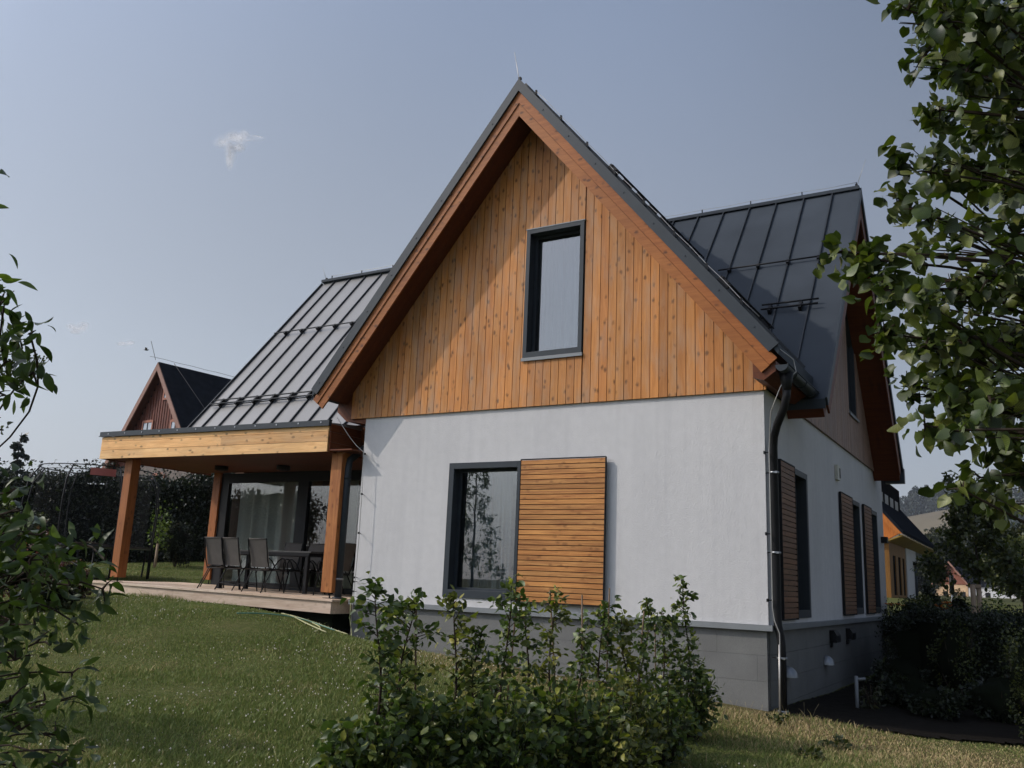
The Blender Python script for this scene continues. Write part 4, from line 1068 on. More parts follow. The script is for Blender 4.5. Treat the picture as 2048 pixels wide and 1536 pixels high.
# canes
cl = ['bamboo cane beside the bushy dark sapling', 'bamboo cane tied to the tall full sapling', 'bamboo cane among the yellowing leaves before the shutter', 'bamboo cane standing free in front of the shutter', 'long bamboo cane at the right edge of the shutter', 'bamboo cane before the white wall, leaning right', 'bamboo cane with an orange tie at the right end of the row']
for i, (px, py, qx, d) in enumerate([(832, 1216, 830, 6.2), (1034, 1200, 1008, 6.9), (1100, 1182, 1116, 7.4), (1164, 1190, 1166, 7.7), (1219, 1176, 1210, 7.9), (1288, 1222, 1268, 8.4), (1310, 1238, 1312, 8.7)]):
    a = at(px, py, d); b_ = at(qx, 1470, d); z0 = gz(a[0], a[1]); f = (a[2]-z0)/max(a[2]-b_[2], .1); b_ = a+(b_-a)*f*1.03
    mb = MB(); mb.tube([tuple(b_-a), (0, 0, 0)], .0075, 8)
    o = mb.build('cane', M['bamboo']); o.location = a; tag(o, cl[i], 'cane', 'canes in the hornbeam row')

# ---- branching trees
def branch_curve(a, b, sag, rg, n=5):
    a = np.array(a, float); b = np.array(b, float); L_ = np.linalg.norm(b-a); j1 = rg.normal(size=3)*.06*L_; pts = []
    for i in range(n+1):
        t = i/n; p_ = a+(b-a)*t+j1*math.sin(PI*t)+np.array([0, 0, sag*L_*math.sin(PI*t)]); pts.append(p_)
    return pts
def limb_tree(name, base, height, lean, clusters, r0, leafsize, tmpl, lm, lab, cat, rg, dens, hang, group=None, twig=M['stem'], upn=.6, axis_out=.6):
    """clusters: list of (centre xyz, radius). A trunk, limbs to each cluster, twigs inside it and leaves on the twigs."""
    base = np.array(base, float); t = empty(name, tuple(base), lab, cat, group)
    mb = MB(); n = 14; tr = [np.array([lean[0]*(i/n)**1.5*height, lean[1]*(i/n)**1.5*height, height*i/n])+(rg.normal(size=3)*.02*height/4 if 0 < i < n else 0) for i in range(n+1)]
    mb.tube(tr, [r0*(1.25 if i == 0 else 1)*(1-.8*i/n) for i in range(n+1)], 10)
    tk = mb.build('trunk', M['trunk'], t)
    mb = MB(); P_ = []; A_ = []
    for (c, R_) in clusters:
        c = np.array(c, float)-base
        dist = np.linalg.norm(c[:2]); hz_ = max(.15*height, min(.97*height, c[2]-dist*.45)); s = tr[min(n, max(1, int(round(hz_/height*n))))]
        lv = max(.25, min(1.0, np.linalg.norm(c-s)/2.5))
        pts = branch_curve(s, c, .10, rg, 6); mb.tube(pts, [max(.004, r0*.17*lv*(1-.75*i/6)) for i in range(7)], 6, cap=False)
        nt_ = int(max(2, dens*20*(R_/.3)**1.5))
        for k in range(nt_):
            dr = unit1(rg.normal(size=3)+[0, 0, .15]); ln = R_*rg.uniform(.35, 1.08); st = pts[-1-int(rg.integers(0, 3))] if rg.random() < .5 else c
            tip = c+dr*ln; mid = (st+tip)/2+np.array([0, 0, .10*ln]); mb.tube([st, mid, tip], [.0055, .0035, .0015], 4, cap=False)
            m = int(rg.integers(5, 10))
            for j in range(m):
                g = rg.uniform(.25, 1.05); q = np.array(st)*(1-g)*(1-g)+2*mid*g*(1-g)+tip*g*g
                q = q+rg.normal(size=3)*leafsize*.55; P_.append(q); A_.append(dr*axis_out)
    mb.build('branches', twig, t)
    leaves('foliage', P_, leafsize, [lm], t, tmpl, A_, hang=hang, upn=upn, rg=rg)
    return t
rl = np.random.default_rng(5)
# the linden on the right: clusters given where the photo shows them plus the rest of the crown outside the frame
ell = [(1815, 20, 62), (1900, 45, 75), (1990, 30, 80), (1850, 110, 52), (1930, 150, 75), (2020, 130, 80), (1880, 220, 46), (1960, 250, 65), (2035, 270, 75), (1805, 322, 30), (1860, 345, 42), (1940, 350, 60), (2020, 380, 60),
       (1795, 405, 26), (1850, 425, 30), (2030, 470, 52), (1672, 505, 26), (1705, 545, 34), (1765, 580, 48), (1760, 520, 26), (1835, 600, 48), (1905, 585, 46), (1975, 560, 50), (2035, 580, 55), (1770, 668, 44), (1850, 690, 56), (1930, 680, 62), (2010, 690, 70),
       (1830, 770, 44), (1900, 790, 55), (1980, 800, 66), (2045, 810, 60), (1850, 852, 28), (1925, 860, 42), (2000, 890, 46), (1960, 955, 24), (2030, 950, 34), (1925, 980, 16), (1820, 505, 18), (1900, 470, 22), (1945, 470, 30), (2000, 1010, 22)]
clus = []
for (a, b, r_) in ell:
    d = rl.uniform(3.1, 4.1) if a > 1780 else rl.uniform(3.5, 3.8)
    c = at(a, b, d); clus.append((c, max(.07, r_/FPX*d*.84)))
    if r_ > 40: d2 = d+rl.uniform(.35, .9); clus.append((at(a+rl.uniform(0, 40), b+rl.uniform(-20, 20), d2), r_/FPX*d2*.9))
for k in range(30):
    a = rl.uniform(2130, 3000); b = rl.uniform(-900, 850); d = rl.uniform(3.0, 5.2); clus.append((at(a, b, d), rl.uniform(.25, .42)))
for k in range(8):
    a = rl.uniform(1900, 2300); b = rl.uniform(-900, -80); d = rl.uniform(3.3, 4.8); clus.append((at(a, b, d), rl.uniform(.22, .36)))
tb_ = (10.15, -5.75); limb_tree('linden_tree', (tb_[0], tb_[1], gz(*tb_)-.05), 5.4, (.0, .0), clus, .11, .055, LINDEN, L_LIND, 'leafy linden tree with broad heart shaped leaves reaching in at the right edge', 'tree', rl, 2.35, .55)
# pale bracts of the linden fruit, hanging in the crown
# dogwood on the left
rd = np.random.default_rng(11)
ell = [(6, 625, 22), (3, 600, 12), (26, 655, 20), (60, 668, 10), (10, 725, 34), (42, 735, 26), (66, 745, 20), (5, 700, 20), (10, 790, 22), (6, 860, 18), (18, 985, 40), (45, 1020, 34), (20, 1060, 60), (80, 1070, 50), (60, 1120, 60), (110, 1120, 46), (20, 1150, 70), (100, 1160, 40), (70, 1190, 52), (140, 1170, 26), (165, 1135, 18), (210, 1120, 18), (205, 1178, 14),
       (20, 1240, 60), (70, 1250, 34), (150, 1245, 18), (30, 1320, 50), (60, 1350, 30), (145, 1345, 22), (20, 1400, 60), (90, 1400, 34), (140, 1395, 28), (40, 1460, 55), (110, 1470, 40), (30, 1530, 60), (120, 1530, 36), (150, 1500, 18), (100, 1290, 16)]
clus = []
for (a, b, r_) in ell:
    d = rd.uniform(3.3, 4.0); clus.append((at(a, b, d), max(.06, r_/FPX*d)))
for k in range(26): clus.append((at(rd.uniform(-650, -40), rd.uniform(350, 1500), rd.uniform(3.0, 4.4)), rd.uniform(.16, .3)))
bb = at(-190, 1500, 3.7); dg = limb_tree('dogwood_shrub', (bb[0], bb[1], gz(bb[0], bb[1])-.05), 2.3, (.0, .0), clus, .06, .072, LONG, L_DOG, 'large dark shrub with drooping oval leaves at the left edge, nearest the camera', 'shrub', rd, 1.15, .45)
mb = MB()     # the flat seed head
for (a, b, r_) in ((72, 716, 26), (25, 722, 18)):
    c = at(a, b, 3.6); q = at(a-10, b+45, 3.6)
    for k in range(34):
        an = rd.random()*2*PI; rr = r_/FPX*3.6*math.sqrt(rd.random()); tip = c+np.array([math.cos(an)*rr, math.sin(an)*rr, rd.uniform(-.01, .01)])
        mb.tube([q, (q+tip)/2+np.array([0, 0, .008]), tip], [.0016, .0012, .001], 4); mb.tube([tip, tip+np.array([0, 0, .006])], .0035, 5)
o = mb.build('seed_head', L_LIME, dg); o.matrix_parent_inverse = dg.matrix_world.inverted() if False else Matrix.Translation(-Vector(dg.location))

# young tree whose mirror image stands in the front window (beside and behind the photographer)
rt = np.random.default_rng(31)
bx, by = -4.3, -9.6; g0 = gz(bx, by); clus = []
for k in range(30):
    f = (k+.5)/30; z = g0+.8+3.4*f; wd = (.95-.75*f)*(.55+.45*rt.random()); a = k*2.4
    clus.append(((bx+math.cos(a)*wd, by+math.sin(a)*wd, z+.1), .20+.12*(1-f)))
clus.append(((bx, by, g0+4.3), .2))
limb_tree('cherry_tree', (bx, by, g0-.03), 4.1, (0, 0), clus, .05, .10, LONG, L_DOG, 'young slim cherry tree seen mirrored in the ground floor front window', 'tree', rt, .55, .5)

# ================================================================== LEAFY VOLUMES FOR THE GARDEN AND BEYOND
def crown_pts(rg, n, radii, clumps=26, spread=.33, flat=0.0, shell=.55):
    """leaf positions in uneven clumps through an ellipsoid centred at the origin"""
    u = unit(rg.normal(size=(clumps, 3))); rad = shell+(1-shell)*rg.random(clumps)**.6; cc = u*rad[:, None]*(1-spread*.55)
    w_ = rg.uniform(.4, 1.4, clumps); idx = rg.choice(clumps, n, p=w_/w_.sum()); s = spread*rg.uniform(.55, 1.15, clumps)
    P = cc[idx]+unit(rg.normal(size=(n, 3)))*(rg.random(n)**.45)[:, None]*s[idx][:, None]
    return P*np.array(radii)
def bush(name, x, y, radii, n, size, lm, lab, cat, rg, z=None, group=None, trunk=0.0, clumps=26, tm=RHOMB, core=.6, spread=.33, stems=True, mix2=None):
    g0 = gz(x, y) if z is None else z
    t = empty(name, (x, y, g0-.03), lab, cat, group); c = np.array([0, 0, trunk+radii[2]*.95])
    P = crown_pts(rg, n, radii, clumps, spread)+c; P[:, 2] = np.maximum(P[:, 2], .03)
    leaves('crown' if trunk > .3 else 'foliage', P, size, [lm], t, tm, unit(P-c)*.7, hang=.15, upn=.7, rg=rg)
    mb = MB()
    if trunk > .3: mb.tube([(0, 0, 0), (.02*trunk, 0, trunk*.6), (0, 0, trunk+radii[2]*1.2)], [max(.04, trunk*.05), max(.03, trunk*.04), .01], 8)
    for k in range(9 if stems else 0):
        a = k*2.4; q = np.array([math.cos(a)*radii[0]*.6, math.sin(a)*radii[1]*.6, trunk+radii[2]*rg.uniform(.8, 1.6)])
        mb.tube([(0, 0, trunk*.7), tuple(q*.5+np.array([0, 0, trunk*.35])), tuple(q)], [.012+.02*trunk, .01+.01*trunk, .004], 5, cap=False)
    if mb.v: mb.build('trunk' if trunk > .3 else 'stem', M['trunk'], t)
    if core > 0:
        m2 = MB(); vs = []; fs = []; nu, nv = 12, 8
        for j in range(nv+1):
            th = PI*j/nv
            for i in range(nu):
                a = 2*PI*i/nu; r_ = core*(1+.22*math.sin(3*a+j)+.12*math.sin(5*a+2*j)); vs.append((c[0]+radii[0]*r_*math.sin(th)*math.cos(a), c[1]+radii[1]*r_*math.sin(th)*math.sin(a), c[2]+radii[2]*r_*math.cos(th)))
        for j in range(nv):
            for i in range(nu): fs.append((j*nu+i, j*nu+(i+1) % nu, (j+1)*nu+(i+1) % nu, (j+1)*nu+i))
        m2.add(vs, fs, smooth=True); m2.build('shade_core', M['core'], t)
    return t
def box_hedge(name, p0, p1, width, height, n, size, lm, lab, rg, ragged=.12, seg=10):
    """clipped hedge between two ground points"""
    p0 = np.array(p0, float); p1 = np.array(p1, float); L_ = np.linalg.norm(p1-p0); d = (p1-p0)/L_; q = np.array([-d[1], d[0]])
    t = empty(name, (p0[0], p0[1], gz(*p0)), lab, 'hedge'); z00 = t.location.z
    u = rg.random(n)*L_; face = rg.random(n); zt = rg.random(n)
    wv = .10*np.sin(u*1.7)+.08*np.sin(u*4.1+1)+.05*np.sin(u*9)
    v = np.where(face < .42, -width/2, np.where(face < .60, width/2, rg.uniform(-width/2, width/2, n)))+rg.normal(size=n)*ragged*.8+wv*.5
    hh = height*(1+wv*.35); z = np.where(face < .60, hh*zt, hh+rg.normal(size=n)*ragged*.45)
    spr = rg.random(n) < .03; z = np.where(spr, hh+rg.random(n)*ragged*2.2, z)
    X_ = p0[0]+d[0]*u+q[0]*v; Y_ = p0[1]+d[1]*u+q[1]*v; G_ = ground_z(X_, Y_)
    P = np.c_[X_-p0[0], Y_-p0[1], G_+z-z00]
    leaves('foliage', P, size, [lm], t, OVAL if size > .05 and n < 20000 else RHOMB, None, hang=.1, upn=.6, rg=rg)
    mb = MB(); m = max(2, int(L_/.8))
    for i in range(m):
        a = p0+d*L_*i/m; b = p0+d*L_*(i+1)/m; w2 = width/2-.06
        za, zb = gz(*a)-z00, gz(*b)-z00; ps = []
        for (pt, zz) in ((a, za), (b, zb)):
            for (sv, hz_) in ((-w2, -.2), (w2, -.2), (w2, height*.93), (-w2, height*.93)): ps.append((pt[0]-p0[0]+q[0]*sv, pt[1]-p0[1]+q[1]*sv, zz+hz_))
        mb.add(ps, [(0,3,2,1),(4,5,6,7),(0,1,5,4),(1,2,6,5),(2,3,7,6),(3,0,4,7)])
    mb.build('shade_core', M['core'], t)
    return t
rb = np.random.default_rng(77)
# ---- left background
box_hedge('garden_hedge', (-19.5, 3.4), (-8.5, 13.2), 1.3, 2.45, 52000, .105, L_HEDGE, 'tall dark hedge closing the garden behind the terrace and trampoline', rb, .24)
box_hedge('garden_hedge', (-30, -4.5), (-19.7, 3.2), 1.3, 2.3, 20000, .11, L_HEDGE, 'dark hedge at the far left behind the seed headed shrub', rb, .26)
def fruit_sapling(px, py, d, h, lab):
    b = at(px, py, d); z0 = gz(b[0], b[1]); t = empty('young_fruit_tree', (b[0], b[1], z0), lab, 'tree'); mb = MB()
    mb.tube([(0, 0, 0), (.02, 0, h*.5), (.05, .02, h)], [.022, .016, .006], 6); mb.build('trunk', M['trunk'], t)
    mb = MB(); mb.tube([(.10, -.04, -.05), (.10, -.04, h*.45)], .035, 8); mb.build('stake', M['stake_wood'], t)
    P = rb.normal(size=(260, 3))*[.13, .13, h*.20]+[.04, .02, h*.75]; leaves('crown', P, .085, [L_LIME], t, OVAL, None, hang=.4, rg=rb)
fruit_sapling(309, 1121, 24, 1.45, 'small fruit tree tied to a wooden stake in front of the dark hedge')
bush('dark_bush', *at(352, 1105, 24.5)[:2], (.45, .45, .75), 1500, .08, L_HEDGE, 'dark loose bush right of the staked fruit tree', 'bush', rb)
def spruce(name, x, y, z, h, rb_, n, size, lab, group=None, kind=None, parent_only=False):
    t = empty(name, (x, y, z), lab, 'tree', group); mb = MB(); mb.tube([(0, 0, -.3), (0, 0, h*.5), (0, 0, h*.98)], [h*.018, h*.011, h*.002], 6); mb.build('trunk', M['trunk'], t)
    P = []; A = []
    lv = int(h*1.6) if h < 14 else 20
    for k in range(lv):
        f = (k+.5)/lv; zz = h*(.08+.9*f); R_ = h*.20*(1-f)**.85*rb_.uniform(.75, 1.15)+.1
        for j in range(max(4, int(11*(1-f)+4))):
            a = rb_.random()*2*PI; rr = R_*rb_.uniform(.7, 1.1)
            for m in range(max(3, int(n/(lv*9)))):
                g = rb_.uniform(.12, 1); P.append((math.cos(a)*rr*g+rb_.normal()*.05*rr, math.sin(a)*rr*g+rb_.normal()*.05*rr, zz-rr*g*.32+rb_.normal()*h*.006)); A.append((math.cos(a), math.sin(a), -.35))
    leaves('crown', P, size, [L_SPRUCE], t, RHOMB, A, hang=.2, upn=.8, rg=rb_)
    return t
q = at(8, 1085, 60); spruce('spruce_tree', q[0], q[1], .8, 8.4, rb, 2600, .42, 'dark spruce rising at the far left edge above the hedge')
for (px, py, d, R_, lab, lm) in ((30, 985, 24, (1.0, 1.0, .9), 'olive green bush behind the left edge shrub, under the spruce', L_TREE), (60, 1035, 13, (.55, .55, .35), 'rusty red twiggy bush behind the left edge shrub', L_RED), (150, 1112, 14, (.45, .4, .26), 'low olive bush with red tips in front of the trampoline', L_RED), (110, 1150, 12, (.5, .5, .35), 'small green bush at the left end of the deck', L_TREE)):
    q = at(px, py, d); g_ = gz(q[0], q[1]); zc = q[2]-R_[2]; 
    bush('garden_bush', q[0], q[1], (R_[0], R_[1], max(.25, (q[2]-g_)/1.9)), 1700, .06 if d < 20 else .1, lm, lab, 'bush', rb)
# ---- trampoline
tc_ = (at(60, 1160, 20)+at(270, 1160, 20))/2
tr_z = gz(tc_[0], tc_[1]); tp = empty('trampoline', (tc_[0], tc_[1], tr_z), 'round black trampoline with a tall safety net in front of the dark hedge', 'trampoline', rz=.35)
Rt = 1.38
mb = MB(); circ = lambda r_, z, n=36: [(r_*math.cos(2*PI*i/n), r_*math.sin(2*PI*i/n), z) for i in range(n+1)]
mb.tube(circ(Rt, .72), .02, 6, cap=False); mb.build('frame', M['steel'], tp)
mb = MB(); vs = [(0, 0, .70)]+[(1.2*math.cos(2*PI*i/36), 1.2*math.sin(2*PI*i/36), .72) for i in range(36)]; mb.add(vs, [(0, i+1, (i+1) % 36+1) for i in range(36)]); mb.build('mat', M['black'], tp)
mb = MB(); vs = []
for i in range(36): a = 2*PI*i/36; vs += [(1.17*math.cos(a), 1.17*math.sin(a), .745), (1.42*math.cos(a), 1.42*math.sin(a), .745), (1.42*math.cos(a), 1.42*math.sin(a), .70)]
fs = []
for i in range(36): j = (i+1) % 36; fs += [(i*3, i*3+1, j*3+1, j*3), (i*3+1, i*3+2, j*3+2, j*3+1)]
mb.add(vs, fs); mb.build('pad', plain('dark_pad', (.025, .028, .035), .5, .4), tp)
NH = 2.45; polepts = []
for k in range(8):
    a = 2*PI*k/8+.2; c_, s_ = math.cos(a), math.sin(a)
    mb = MB(); mb.tube([(1.46*c_, 1.46*s_, .05), (1.47*c_, 1.47*s_, 1.0), (1.50*c_, 1.50*s_, 1.6), (1.44*c_, 1.44*s_, 2.1), (1.22*c_, 1.22*s_, NH)], .017, 6); mb.build('net_pole', M['black'], tp)
for k in range(4):
    a = 2*PI*k/4+.5; c_, s_ = math.cos(a), math.sin(a); a2 = a+.5
    mb = MB(); mb.tube([(Rt*c_, Rt*s_, .70), (1.34*c_, 1.34*s_, .03), (1.34*math.cos(a2), 1.34*math.sin(a2), .03), (Rt*math.cos(a2), Rt*math.sin(a2), .70)], .02, 6); mb.build('leg', M['black'], tp)
mb = MB(); mb.tube(circ(1.22, NH), .012, 6, cap=False); mb.tube(circ(1.22, NH-.10), .007, 5, cap=False); mb.build('top_ring', M['black'], tp)
mb = MB(); vs = []; prf = [(1.19, .75), (1.21, 1.4), (1.22, 2.0), (1.21, NH)]
for i in range(48):
    a = 2*PI*i/48
    for (r_, z) in prf: vs.append((r_*math.cos(a), r_*math.sin(a), z))
fs = []
for i in range(48):
    j = (i+1) % 48
    for k in range(3): fs.append((i*4+k, j*4+k, j*4+k+1, i*4+k+1))
mb.add(vs, fs); mb.build('safety_net', M['net'], tp)
mb = MB(); a0 = math.atan2(CAM[1]-tc_[1], CAM[0]-tc_[0])-.35; vs = []
for i in range(7): a = a0-.12+.42*i/6; vs += [(1.245*math.cos(a), 1.245*math.sin(a), NH-.22), (1.245*math.cos(a), 1.245*math.sin(a), NH-.06)]
mb.add(vs, [(i*2, i*2+2, i*2+3, i*2+1) for i in range(6)]); mb.build('banner', plain('faded_red_banner', (.38, .13, .11), .8, .1), tp)

# ---- red wooden chalet behind the hedge
M['redwood'] = wood('redbrown_boards', 'z', light=(.155, .050, .032), dark=(.085, .026, .018), knots=.2)
M['barge'] = wood('faded_barge_board', 'z', light=(.30, .16, .12), dark=(.20, .10, .07), knots=.2)
M['log'] = wood('grey_logs', 'x', light=(.155, .125, .110), dark=(.095, .072, .062), knots=.3)
M['trim'] = plain('orange_trim', (.30, .12, .075), .6, .3)
M['shingle'] = plain('dark_shingles', (.014, .016, .021), 1.0, .0, var=.25, nscale=3)
CH = 10.0-1.2
chal = empty('wooden_chalet', (-26.2, 16.3, 1.2), 'red brown wooden chalet with a black tiled roof behind the garden hedge', 'house', rz=-.10)
hw, ap, sl = 3.2, 8.55, 1.33
mb = MB(); 
wall_with_holes(mb, -hw, hw, 0, 3.75, 0, .25, [(-1.9, -1.1, 2.35, 3.2), (.2, 1.0, 2.35, 3.2)], 'y')
z = .0
mb.box(-hw, .25, 0, -hw+.2, 9, 3.75); mb.box(hw-.2, .25, 0, hw, 9, 3.75)
for k in range(15): mb.box(-hw-.02, -.035, .02+k*.25, hw+.02, 0, .02+k*.25+.225) if k < 9 else None
mb.build('wall', M['log'], chal)
mb = MB(); xx = -hw
while xx < hw-.01:
    top = ap-.35-sl*abs(xx+.1)
    if top > 3.8: mb.box(xx, -.05, 3.76, xx+.19, .1, top); mb.box(xx+.18, -.075, 3.76, xx+.215, -.05, top-.02)
    xx += .2
mb.build('gable_cladding', M['redwood'], chal)
for (x0, x1, z0, z1) in ((-1.15, -.45, 4.65, 5.75), (1.15, 1.75, 4.65, 5.65), (.28, .62, 6.85, 7.22), (-1.9, -1.1, 2.35, 3.2), (.2, 1.0, 2.35, 3.2)):
    mb = MB()
    for b_ in ((x0-.1, z0-.1, x0, z1+.1), (x1, z0-.1, x1+.1, z1+.1), (x0, z1, x1, z1+.12), (x0, z0-.1, x1, z0)): mb.box(b_[0], -.11, b_[1], b_[2], -.076, b_[3])
    wo = mb.build('window', M['trim'], chal)
    mb = MB(); mb.box((x0+x1)/2-.03, -.10, z0, (x0+x1)/2+.03, -.08, z1); mb.box(x0, -.10, (z0+z1)/2-.012, x1, -.082, (z0+z1)/2+.012); mb.build('glazing_bar', M['black'], wo)
    mb = MB(); mb.box(x0, -.085, z0, x1, -.079, z1); mb.build('pane', plain('pale_reflecting_pane', (.30, .33, .38), .15, .8) if z0 > 3.9 else M['dark_room'], wo)
mb = MB()
for s in (-1, 1):
    e = 3.95
    mb.prism([(0, ap), (s*e, ap-sl*e), (s*e, ap-.16-sl*e), (0, ap-.16)], -.42, 9.6, 'y')
    k = 0
    while k < 17:    # tile courses
        d = .05+k*.235; mb.prism([(s*d, ap+.035-sl*d), (s*(d+.235), ap+.012-sl*(d+.235)), (s*(d+.235), ap-.02-sl*(d+.235)), (s*d, ap-.02-sl*d)], -.44, 9.62, 'y'); k += 1
mb.build('roof', M['shingle'], chal)
for s in (-1, 1):
    e = 3.95; mb = MB(); mb.prism([(0, ap-.03), (s*e, ap-.03-sl*e), (s*(e-.2), ap-.33-sl*(e-.1)), (0, ap-.42)], -.47, -.41, 'y'); mb.build('barge_board', M['barge'], chal)
    mb = MB(); mb.prism([(0, ap-.17), (s*e, ap-.17-sl*e), (s*e, ap-.22-sl*e), (0, ap-.22)], -.40, .0, 'y'); mb.build('soffit', M['redwood'], chal)
mb = MB()
for s in (-1, 1): mb.box(s*2.0-.07, -.38, ap-.6-sl*2.0-.1, s*2.0+.07, 0, ap-.6-sl*2.0+.06)
mb.build('purlin', M['redwood'], chal)
mb = MB(); mb.tube([(0, -.6, ap+.05), (-.25, -.8, ap+.95)], .012, 5); mb.tube([(0, 5.0, ap+.05), (0, 5.0, ap+1.4)], .012, 5); pts = [(0, -.9+i*.75, ap+.16+(.02 if i % 2 else 0)) for i in range(14)]; mb.tube(pts, .009, 5)
mb.build('lightning_rod', M['dull_wire'], chal)
mb = MB(); mb.tube([(.05, .35, ap+.08), (3.9, 2.4, ap-sl*3.9+.08)], .014, 5); mb.build('roof_cable', M['dull_wire'], chal)

# ---- neighbouring house beyond the right-hand side wall
M['orange'] = wood('orange_boards', 'z', light=(.50, .17, .035), dark=(.34, .10, .02), knots=.2)
M['ochre'] = wood('ochre_side_boards', 'z', light=(.22, .105, .022), dark=(.15, .065, .014), knots=.2)
nb = empty('neighbour_house', (3.3, 31.0, .2), 'orange and white house with a black dormer, beyond the right end of the side wall', 'house')
mb = MB(); wall_with_holes(mb, 0, 5.3, .0, 2.55, -.3, 0, [(1.0, 1.9, .25, 1.95), (2.7, 3.5, .25, 1.95), (4.15, 4.85, .25, 1.95)], 'x'); mb.box(-9, 0, 0, -.3, .3, 2.55); mb.build('wall', M['ochre'], nb)
mb = MB(); mb.box(-.3, 5.3, 0, .04, 9.1, 2.55); mb.box(-9, 9.0, 0, -.3, 9.1, 2.55); mb.build('wall', M['stucco'], nb)
for (y0, y1) in ((1.0, 1.9), (2.7, 3.5), (4.15, 4.85)):
    mb = MB(); mb.box(-.12, y0, .25, -.03, y1, 1.95); mb.build('window', M['matt_black'], nb)
mb = MB(); mb.prism([(0, 2.55), (.55, 2.85), (-4.5, 9.0), (-9.6, 2.85), (-9, 2.55)], -.3, -.1, 'y'); mb.build('gable_cladding', M['orange'], nb)
mb = MB()
for s in (-1, 1):
    mb.prism([(-4.5, 9.15), (-4.5+s*5.15, 9.15-1.21*5.15), (-4.5+s*5.15, 9.0-1.21*5.15), (-4.5, 9.0)], -.6, 13.2, 'y')
mb.build('roof', M['shingle'], nb)
mb = MB(); mb.prism([(-4.5, 8.98), (.62, 8.98-1.21*5.12), (.35, 8.66-1.21*4.85), (-4.5, 8.5)], -.58, -.5, 'y'); mb.build('barge_board', M['orange'], nb)
M['yellow_soffit'] = wood('yellow_soffit', 'y', light=(.34, .23, .05), dark=(.25, .16, .03), knots=.1)
mb = MB(); mb.prism([(.62, 2.76), (.02, 2.52), (.02, 2.47), (.64, 2.70)], -.5, 13.1, 'y'); mb.build('soffit', M['yellow_soffit'], nb)
mb = MB(); mb.box(-4.0, 2.6, 3.6, -.75, 10.4, 5.75); db = mb.build('dormer', M['matt_black'], nb)
for k in range(4): mb = MB(); mb.box(-.76, 3.2+k*1.75, 4.05, -.735, 4.3+k*1.75, 5.05); mb.build('pane', plain('dormer_glass', (.05, .06, .07), .3, .3), db)
mb = MB(); mb.tube([(.12, 8.0, .0), (.12, 8.0, 1.9)], .06, 8); mb.build('downpipe', M['roof'], nb)
mb = MB(); mb.box(.05, 7.6, 1.75, .25, 8.3, 1.88); mb.build('wall_lamp', M['black'], nb)

# ---- planting on the right
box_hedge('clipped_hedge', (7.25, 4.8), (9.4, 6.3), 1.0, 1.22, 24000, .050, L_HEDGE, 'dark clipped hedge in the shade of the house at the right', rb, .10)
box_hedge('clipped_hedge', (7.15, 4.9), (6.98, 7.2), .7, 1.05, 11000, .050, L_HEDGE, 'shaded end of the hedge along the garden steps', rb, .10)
def place_bush(name, px, py, d, w_, lm, lab, cat='bush', n=1600, size=.05, clumps=26, core=.55, group=None, tm=RHOMB, hmin=.3):
    q = at(px, py, d); g_ = gz(q[0], q[1]); h = max(hmin, q[2]-g_); return bush(name, q[0], q[1], (w_, w_, h/1.9), n, size, lm, lab, cat, rb, clumps=clumps, core=core, group=group, tm=tm)
place_bush('round_bush', 1822, 1186, 17.2, .80, L_TREE, 'round grey green bush beside the far corner of the house', n=3600, size=.055)
place_bush('round_bush', 1868, 1208, 16.6, .60, L_TREE, 'grey green bush with orange flowers behind it', n=2400, size=.055)
place_bush('conifer_bush', 1862, 1166, 17.5, .26, L_HEDGE, 'dark upright bush in front of the far timber house', n=2200, size=.06)
place_bush('garden_bush', 1912, 1178, 18, .45, L_TREE, 'soft green bush at the foot of the lamp post', n=1400, size=.06)
place_bush('garden_bush', 1940, 1200, 16, .5, L_TREE, 'leafy bush left of the double tree stakes', n=1500, size=.06)
place_bush('garden_bush', 1905, 1222, 13, .4, L_TREE, 'bush among the orange lilies above the hedge', n=1200, size=.045)
place_bush('young_bush', 1985, 1168, 15, .26, L_LIME, 'bright lime green young shrub right of the tree stakes', n=700, size=.06, core=.0)
place_bush('young_bush', 2025, 1232, 12, .25, L_TREE, 'small loose shrub at the right edge below the mower handle', n=500, size=.05, core=.0)
place_bush('garden_bush', 2046, 1250, 10.5, .3, L_TREE, 'green bush cut by the right edge beside the hedge', n=1200, size=.04)
place_bush('garden_bush', 2075, 1290, 10.2, .36, L_TREE, 'low bush outside the right end of the hedge', n=900, size=.04)
rq = np.random.default_rng(3)
for i, (px, py, d, lab) in enumerate([(1786, 1212, 17.2, 'orange daylily cluster touching the house corner'), (1881, 1217, 15.6, 'orange daylilies above the clipped hedge'), (1898, 1210, 16.4, 'deep orange daylilies right of the brighter ones'), (1868, 1226, 15.2, 'orange daylily low behind the round bush')]):
    c = at(px, py, d); z0 = gz(c[0], c[1]); t = empty('daylily', (c[0], c[1], z0), lab, 'flowers', 'daylilies above the hedge'); mb = MB(); mbf = MB(); hh = c[2]-z0
    for k in range(6):
        o_ = rq.normal(size=2)*.05; tip = np.array([o_[0], o_[1], hh+rq.uniform(-.04, .04)]); mb.tube([(0, 0, 0), tuple(tip*.6+np.array([0, 0, .05])), tuple(tip)], .004, 4)
        for j in range(6):
            a = j*PI/3; u_ = Vector((math.cos(a), math.sin(a), .5)).normalized(); v_ = Vector((-math.sin(a), math.cos(a), 0)); T_ = Vector(tip)
            mbf.add([T_, T_+u_*.045+v_*.02, T_+u_*.085, T_+u_*.045-v_*.02], [(0, 1, 2, 3)])
    mb.build('stem', L_TREE, t); mbf.build('flower', M['petal_o'], t)
